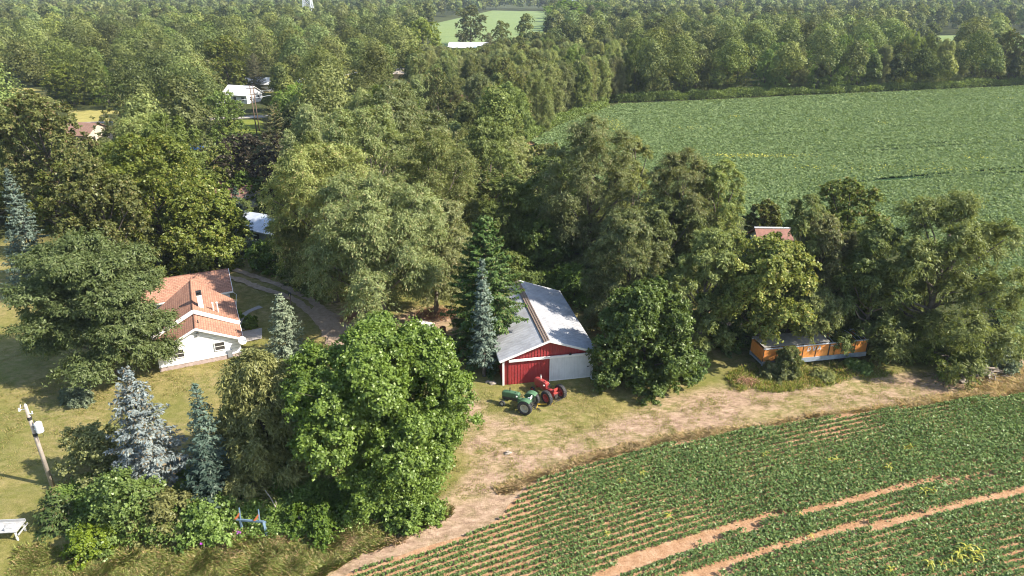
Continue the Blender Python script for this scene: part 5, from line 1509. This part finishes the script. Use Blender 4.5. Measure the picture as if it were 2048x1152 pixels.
# small purple tree
x, y, Rr = place(743, 158, 6, 22); V, Fq, mb, m_, bk = tree_meshes('purple', 6, Rr, 77, .4, lscale=1.3, limbs=4)
t = thing('purple_leaf_tree', 'small dark purple tree beside the tan building', 'tree', (x, y, 0)); mesh_np('crown', V, Fq, 4, LM['purple'], t); mb.build('trunk', BARK_D, t)
placed.append((x, y, Rr, 6))

rg = np.random.RandomState(77)
# row of trees along the far edge of the big field
edge_line = G([(1236,206),(1300,200),(1400,198),(1700,184),(2048,168),(2400,152)])
seg = np.hypot(*np.diff(np.array(edge_line), axis=0).T); cum = np.r_[0, np.cumsum(seg)]
s_ = 0
while s_ < cum[-1]:
    x = np.interp(s_, cum, [p[0] for p in edge_line]) + rg.randn() * 1.2; y = np.interp(s_, cum, [p[1] for p in edge_line]) + 7 + rg.rand() * 5
    H = rg.uniform(14, 21); Rr = rg.uniform(4.2, 6.3)
    st = rg.choice(['oak', 'willow', 'dwillow', 'oak', 'green', 'dwillow'])
    if visible_ok(x, y, min(H, 16), Rr * .2) or True:
        mid_tree(x, y, st, rg.randint(2), H, Rr, 'tree in the tall row along the far edge of the big bean field', 'trees lining the far edge of the bean field', rg.rand() * 6.28)
    s_ += rg.uniform(5.5, 8.5)
# olive willows of the middle belt between the houses and the field corner
belt = G([(850,330),(830,215),(860,150),(1000,130),(1240,110),(1236,200),(1160,232),(1100,256),(1050,284),(1020,330)])
cands = []
for _ in range(2600):
    x = rg.uniform(-40, 70); y = rg.uniform(150, 330)
    if not inpoly(np.array([x]), np.array([y]), belt)[0]: continue
    H = rg.uniform(12, 17); Rr = rg.uniform(4, 5.6)
    if min(math.hypot(x - a, y - b) / (r + Rr) for a, b, r, h in placed) < .62: continue
    if any(inpoly(np.array([x]), np.array([y]), c)[0] for c in CLEAR): continue
    if not visible_ok(x, y, H, Rr): continue
    mid_tree(x, y, rg.choice(['willow', 'willow', 'willow', 'dwillow', 'oak']), rg.randint(3) if False else rg.randint(2), H, Rr, 'olive tree in the belt between the middle houses and the corner of the bean field', 'trees of the middle belt', rg.rand() * 6.28)
n_mid = sum(1 for o in scene.objects if o.get('category') == 'tree')
# remaining wood: nearest ones individual, the rest one mass
cells = []
def grid(y0, y1, sp):
    y = y0
    while y < y1:
        half = 1100 / F_PX * y * 1.09 + 10
        x = -half
        while x < half:
            cells.append((x + rg.uniform(-.42, .42) * sp, y + rg.uniform(-.42, .42) * sp, sp)); x += sp
        y += sp
grid(104, 420, 6.0); grid(420, 700, 16); grid(700, 1250, 20)
C_ = np.array(cells)
bad = np.zeros(len(C_), bool)
for c in CLEAR: bad |= inpoly(C_[:, 0], C_[:, 1], c)
C_ = C_[~bad]
fin = []
PA = [tuple(p[:3]) for p in placed]
near_c = []; far_c = []
for x, y, sp_ in C_:
    if y < 420:
        Rr = 3.0 + 6.0 * rg.rand() ** 1.5
        near_c.append((Rr, x, y, np.clip(Rr * 1.7 + rg.uniform(5, 11), 9, 24)))
    else:
        H = rg.uniform(14, 25); Rr = min(sp_, 14) * rg.uniform(.36, .62) * (.6 + .4 * H / 18)
        if y < 1010:
            a, b_ = pix(x, y, H)
            if 866 < a < 1090 and 22 < b_ < 92: continue
            if 1810 < a < 1905 and 72 < b_ < 90 and y > 300: continue
        far_c.append((x, y, H, Rr))
near_c.sort(reverse=True)
PX = np.array(PA); 
for Rr, x, y, H in near_c:
    d = np.hypot(PX[:, 0] - x, PX[:, 1] - y) / (PX[:, 2] + Rr)
    if d.min() < .70: continue
    ok = False
    for f in (1, .72, .5):
        if visible_ok(x, y, H * f, Rr * (.6 + .4 * f)): H *= f; Rr *= (.6 + .4 * f); ok = True; break
    if not ok: continue
    fin.append((x, y, H, Rr)); PX = np.vstack([PX, (x, y, Rr)])
fin += far_c
fin.sort(key=lambda f: f[1])
NI = max(0, 285 - n_mid)
for x, y, H, Rr in fin[:NI]:
    pxx, pyy = pix(x, y, H)
    if y > 150 and x < 0: st = rg.choice(['oak', 'dwillow', 'cedar', 'green', 'ygreen', 'oak'])
    else: st = rg.choice(['oak', 'willow', 'dwillow', 'green'])
    side = 'in the dense wood at the left' if pxx < 700 else ('in the wood behind the willows' if pxx < 1240 else 'in the wood beyond the bean field')
    mid_tree(x, y, st, rg.randint(2), H, Rr, 'one of the crowded green trees ' + side, 'trees ' + side, rg.rand() * 6.28)
def mass(name, trees, label, seed):
    rg_ = np.random.RandomState(seed)
    Vs = []; TR = []; n0 = 0
    for x, y, H, Rr in trees:
        d = math.hypot(y, x)
        n = int(np.interp(y, [200, 300, 450, 700, 1200], [3000, 2300, 1100, 420, 200])); sz = np.interp(y, [200, 300, 450, 700, 1200], [.28, .36, .56, 1.0, 1.7])
        L = 13
        th = np.arange(L) * 2.4 + rg_.rand() * 6; rr = Rr * .58 * np.sqrt((np.arange(L) + .3) / L); zz = H * (.86 - .5 * ((np.arange(L) + .3) / L) * rg_.uniform(.6, 1.2, L))
        lr = Rr * rg_.uniform(.30, .52, L)
        i = rg_.randint(L, size=n); D = unit(rg_.randn(n, 3) + [0, -.15, .45])
        P = np.stack([x + rr[i] * np.cos(th[i]), y + rr[i] * np.sin(th[i]), zz[i]], 1) + D * (lr[i] * rg_.uniform(.65, 1.08, n))[:, None] * [1, 1, .85]
        Nn = D * 1.2 + rg_.randn(n, 3) * .38 + [0, 0, .2]
        V, _ = leafquads(P, Nn, sz, .7, rg_)
        Vs.append(V); TR.append(np.full(len(V), rg_.rand()))
    V = np.concatenate(Vs); Fq = np.arange(len(V)).reshape(-1, 4)
    tag(mesh_np(name, V, Fq, 4, LM['forest'], attr={'tree_rand': np.concatenate(TR)}), label, 'forest', kind='stuff')
mass('distant_forest', fin[NI:], 'dense far wood of mixed green trees filling the upper part of the picture to the horizon', 5)
print('TREES', n_mid, len(fin), NI, fin[min(NI, len(fin) - 1)][1] if fin else 0)

# ================================================================ HAZE
hz = MB().box((0, 690, 29.5), (3600, 1460, 61)).build('haze', None)
mh = bpy.data.materials.new('pale_air'); mh.use_nodes = True; nt = mh.node_tree; nt.nodes.clear()
o_ = node(nt, 'ShaderNodeOutputMaterial'); pv = node(nt, 'ShaderNodeVolumePrincipled')
pv.inputs['Color'].default_value = (.72, .84, 1.0, 1); pv.inputs['Density'].default_value = HAZE
pv.inputs['Anisotropy'].default_value = 0.1
nt.links.new(pv.outputs[0], o_.inputs['Volume']); hz.data.materials.append(mh)
tag(hz, None, None, kind='stuff')

# small purple wildflowers in the hedge foot
for k, (px, py, lab) in enumerate(((478, 1066, 'bright purple wildflower left below the blue frame'), (402, 1089, 'tiny purple wildflower further left at the hedge foot'))):
    p = at(px, py, .7); t = thing('wildflower', lab, 'flower', (p[0], p[1], .02), 0, 'purple wildflowers')
    MB().tube([(0, 0, 0), (.03, 0, .7)], .012, 5).build('stem', LM['green'], t)
    rg_ = np.random.RandomState(k); V, Fq = leafquads(np.c_[rg_.randn(26, 2) * (.07 if k == 0 else .04), .7 + rg_.rand(26) * .12], rg_.randn(26, 3) + [0, 0, .6], .05, .6, rg_)
    mesh_np('blossom', V, Fq, 4, plain('purple_petals', (.45, .07, .55), .6), t)
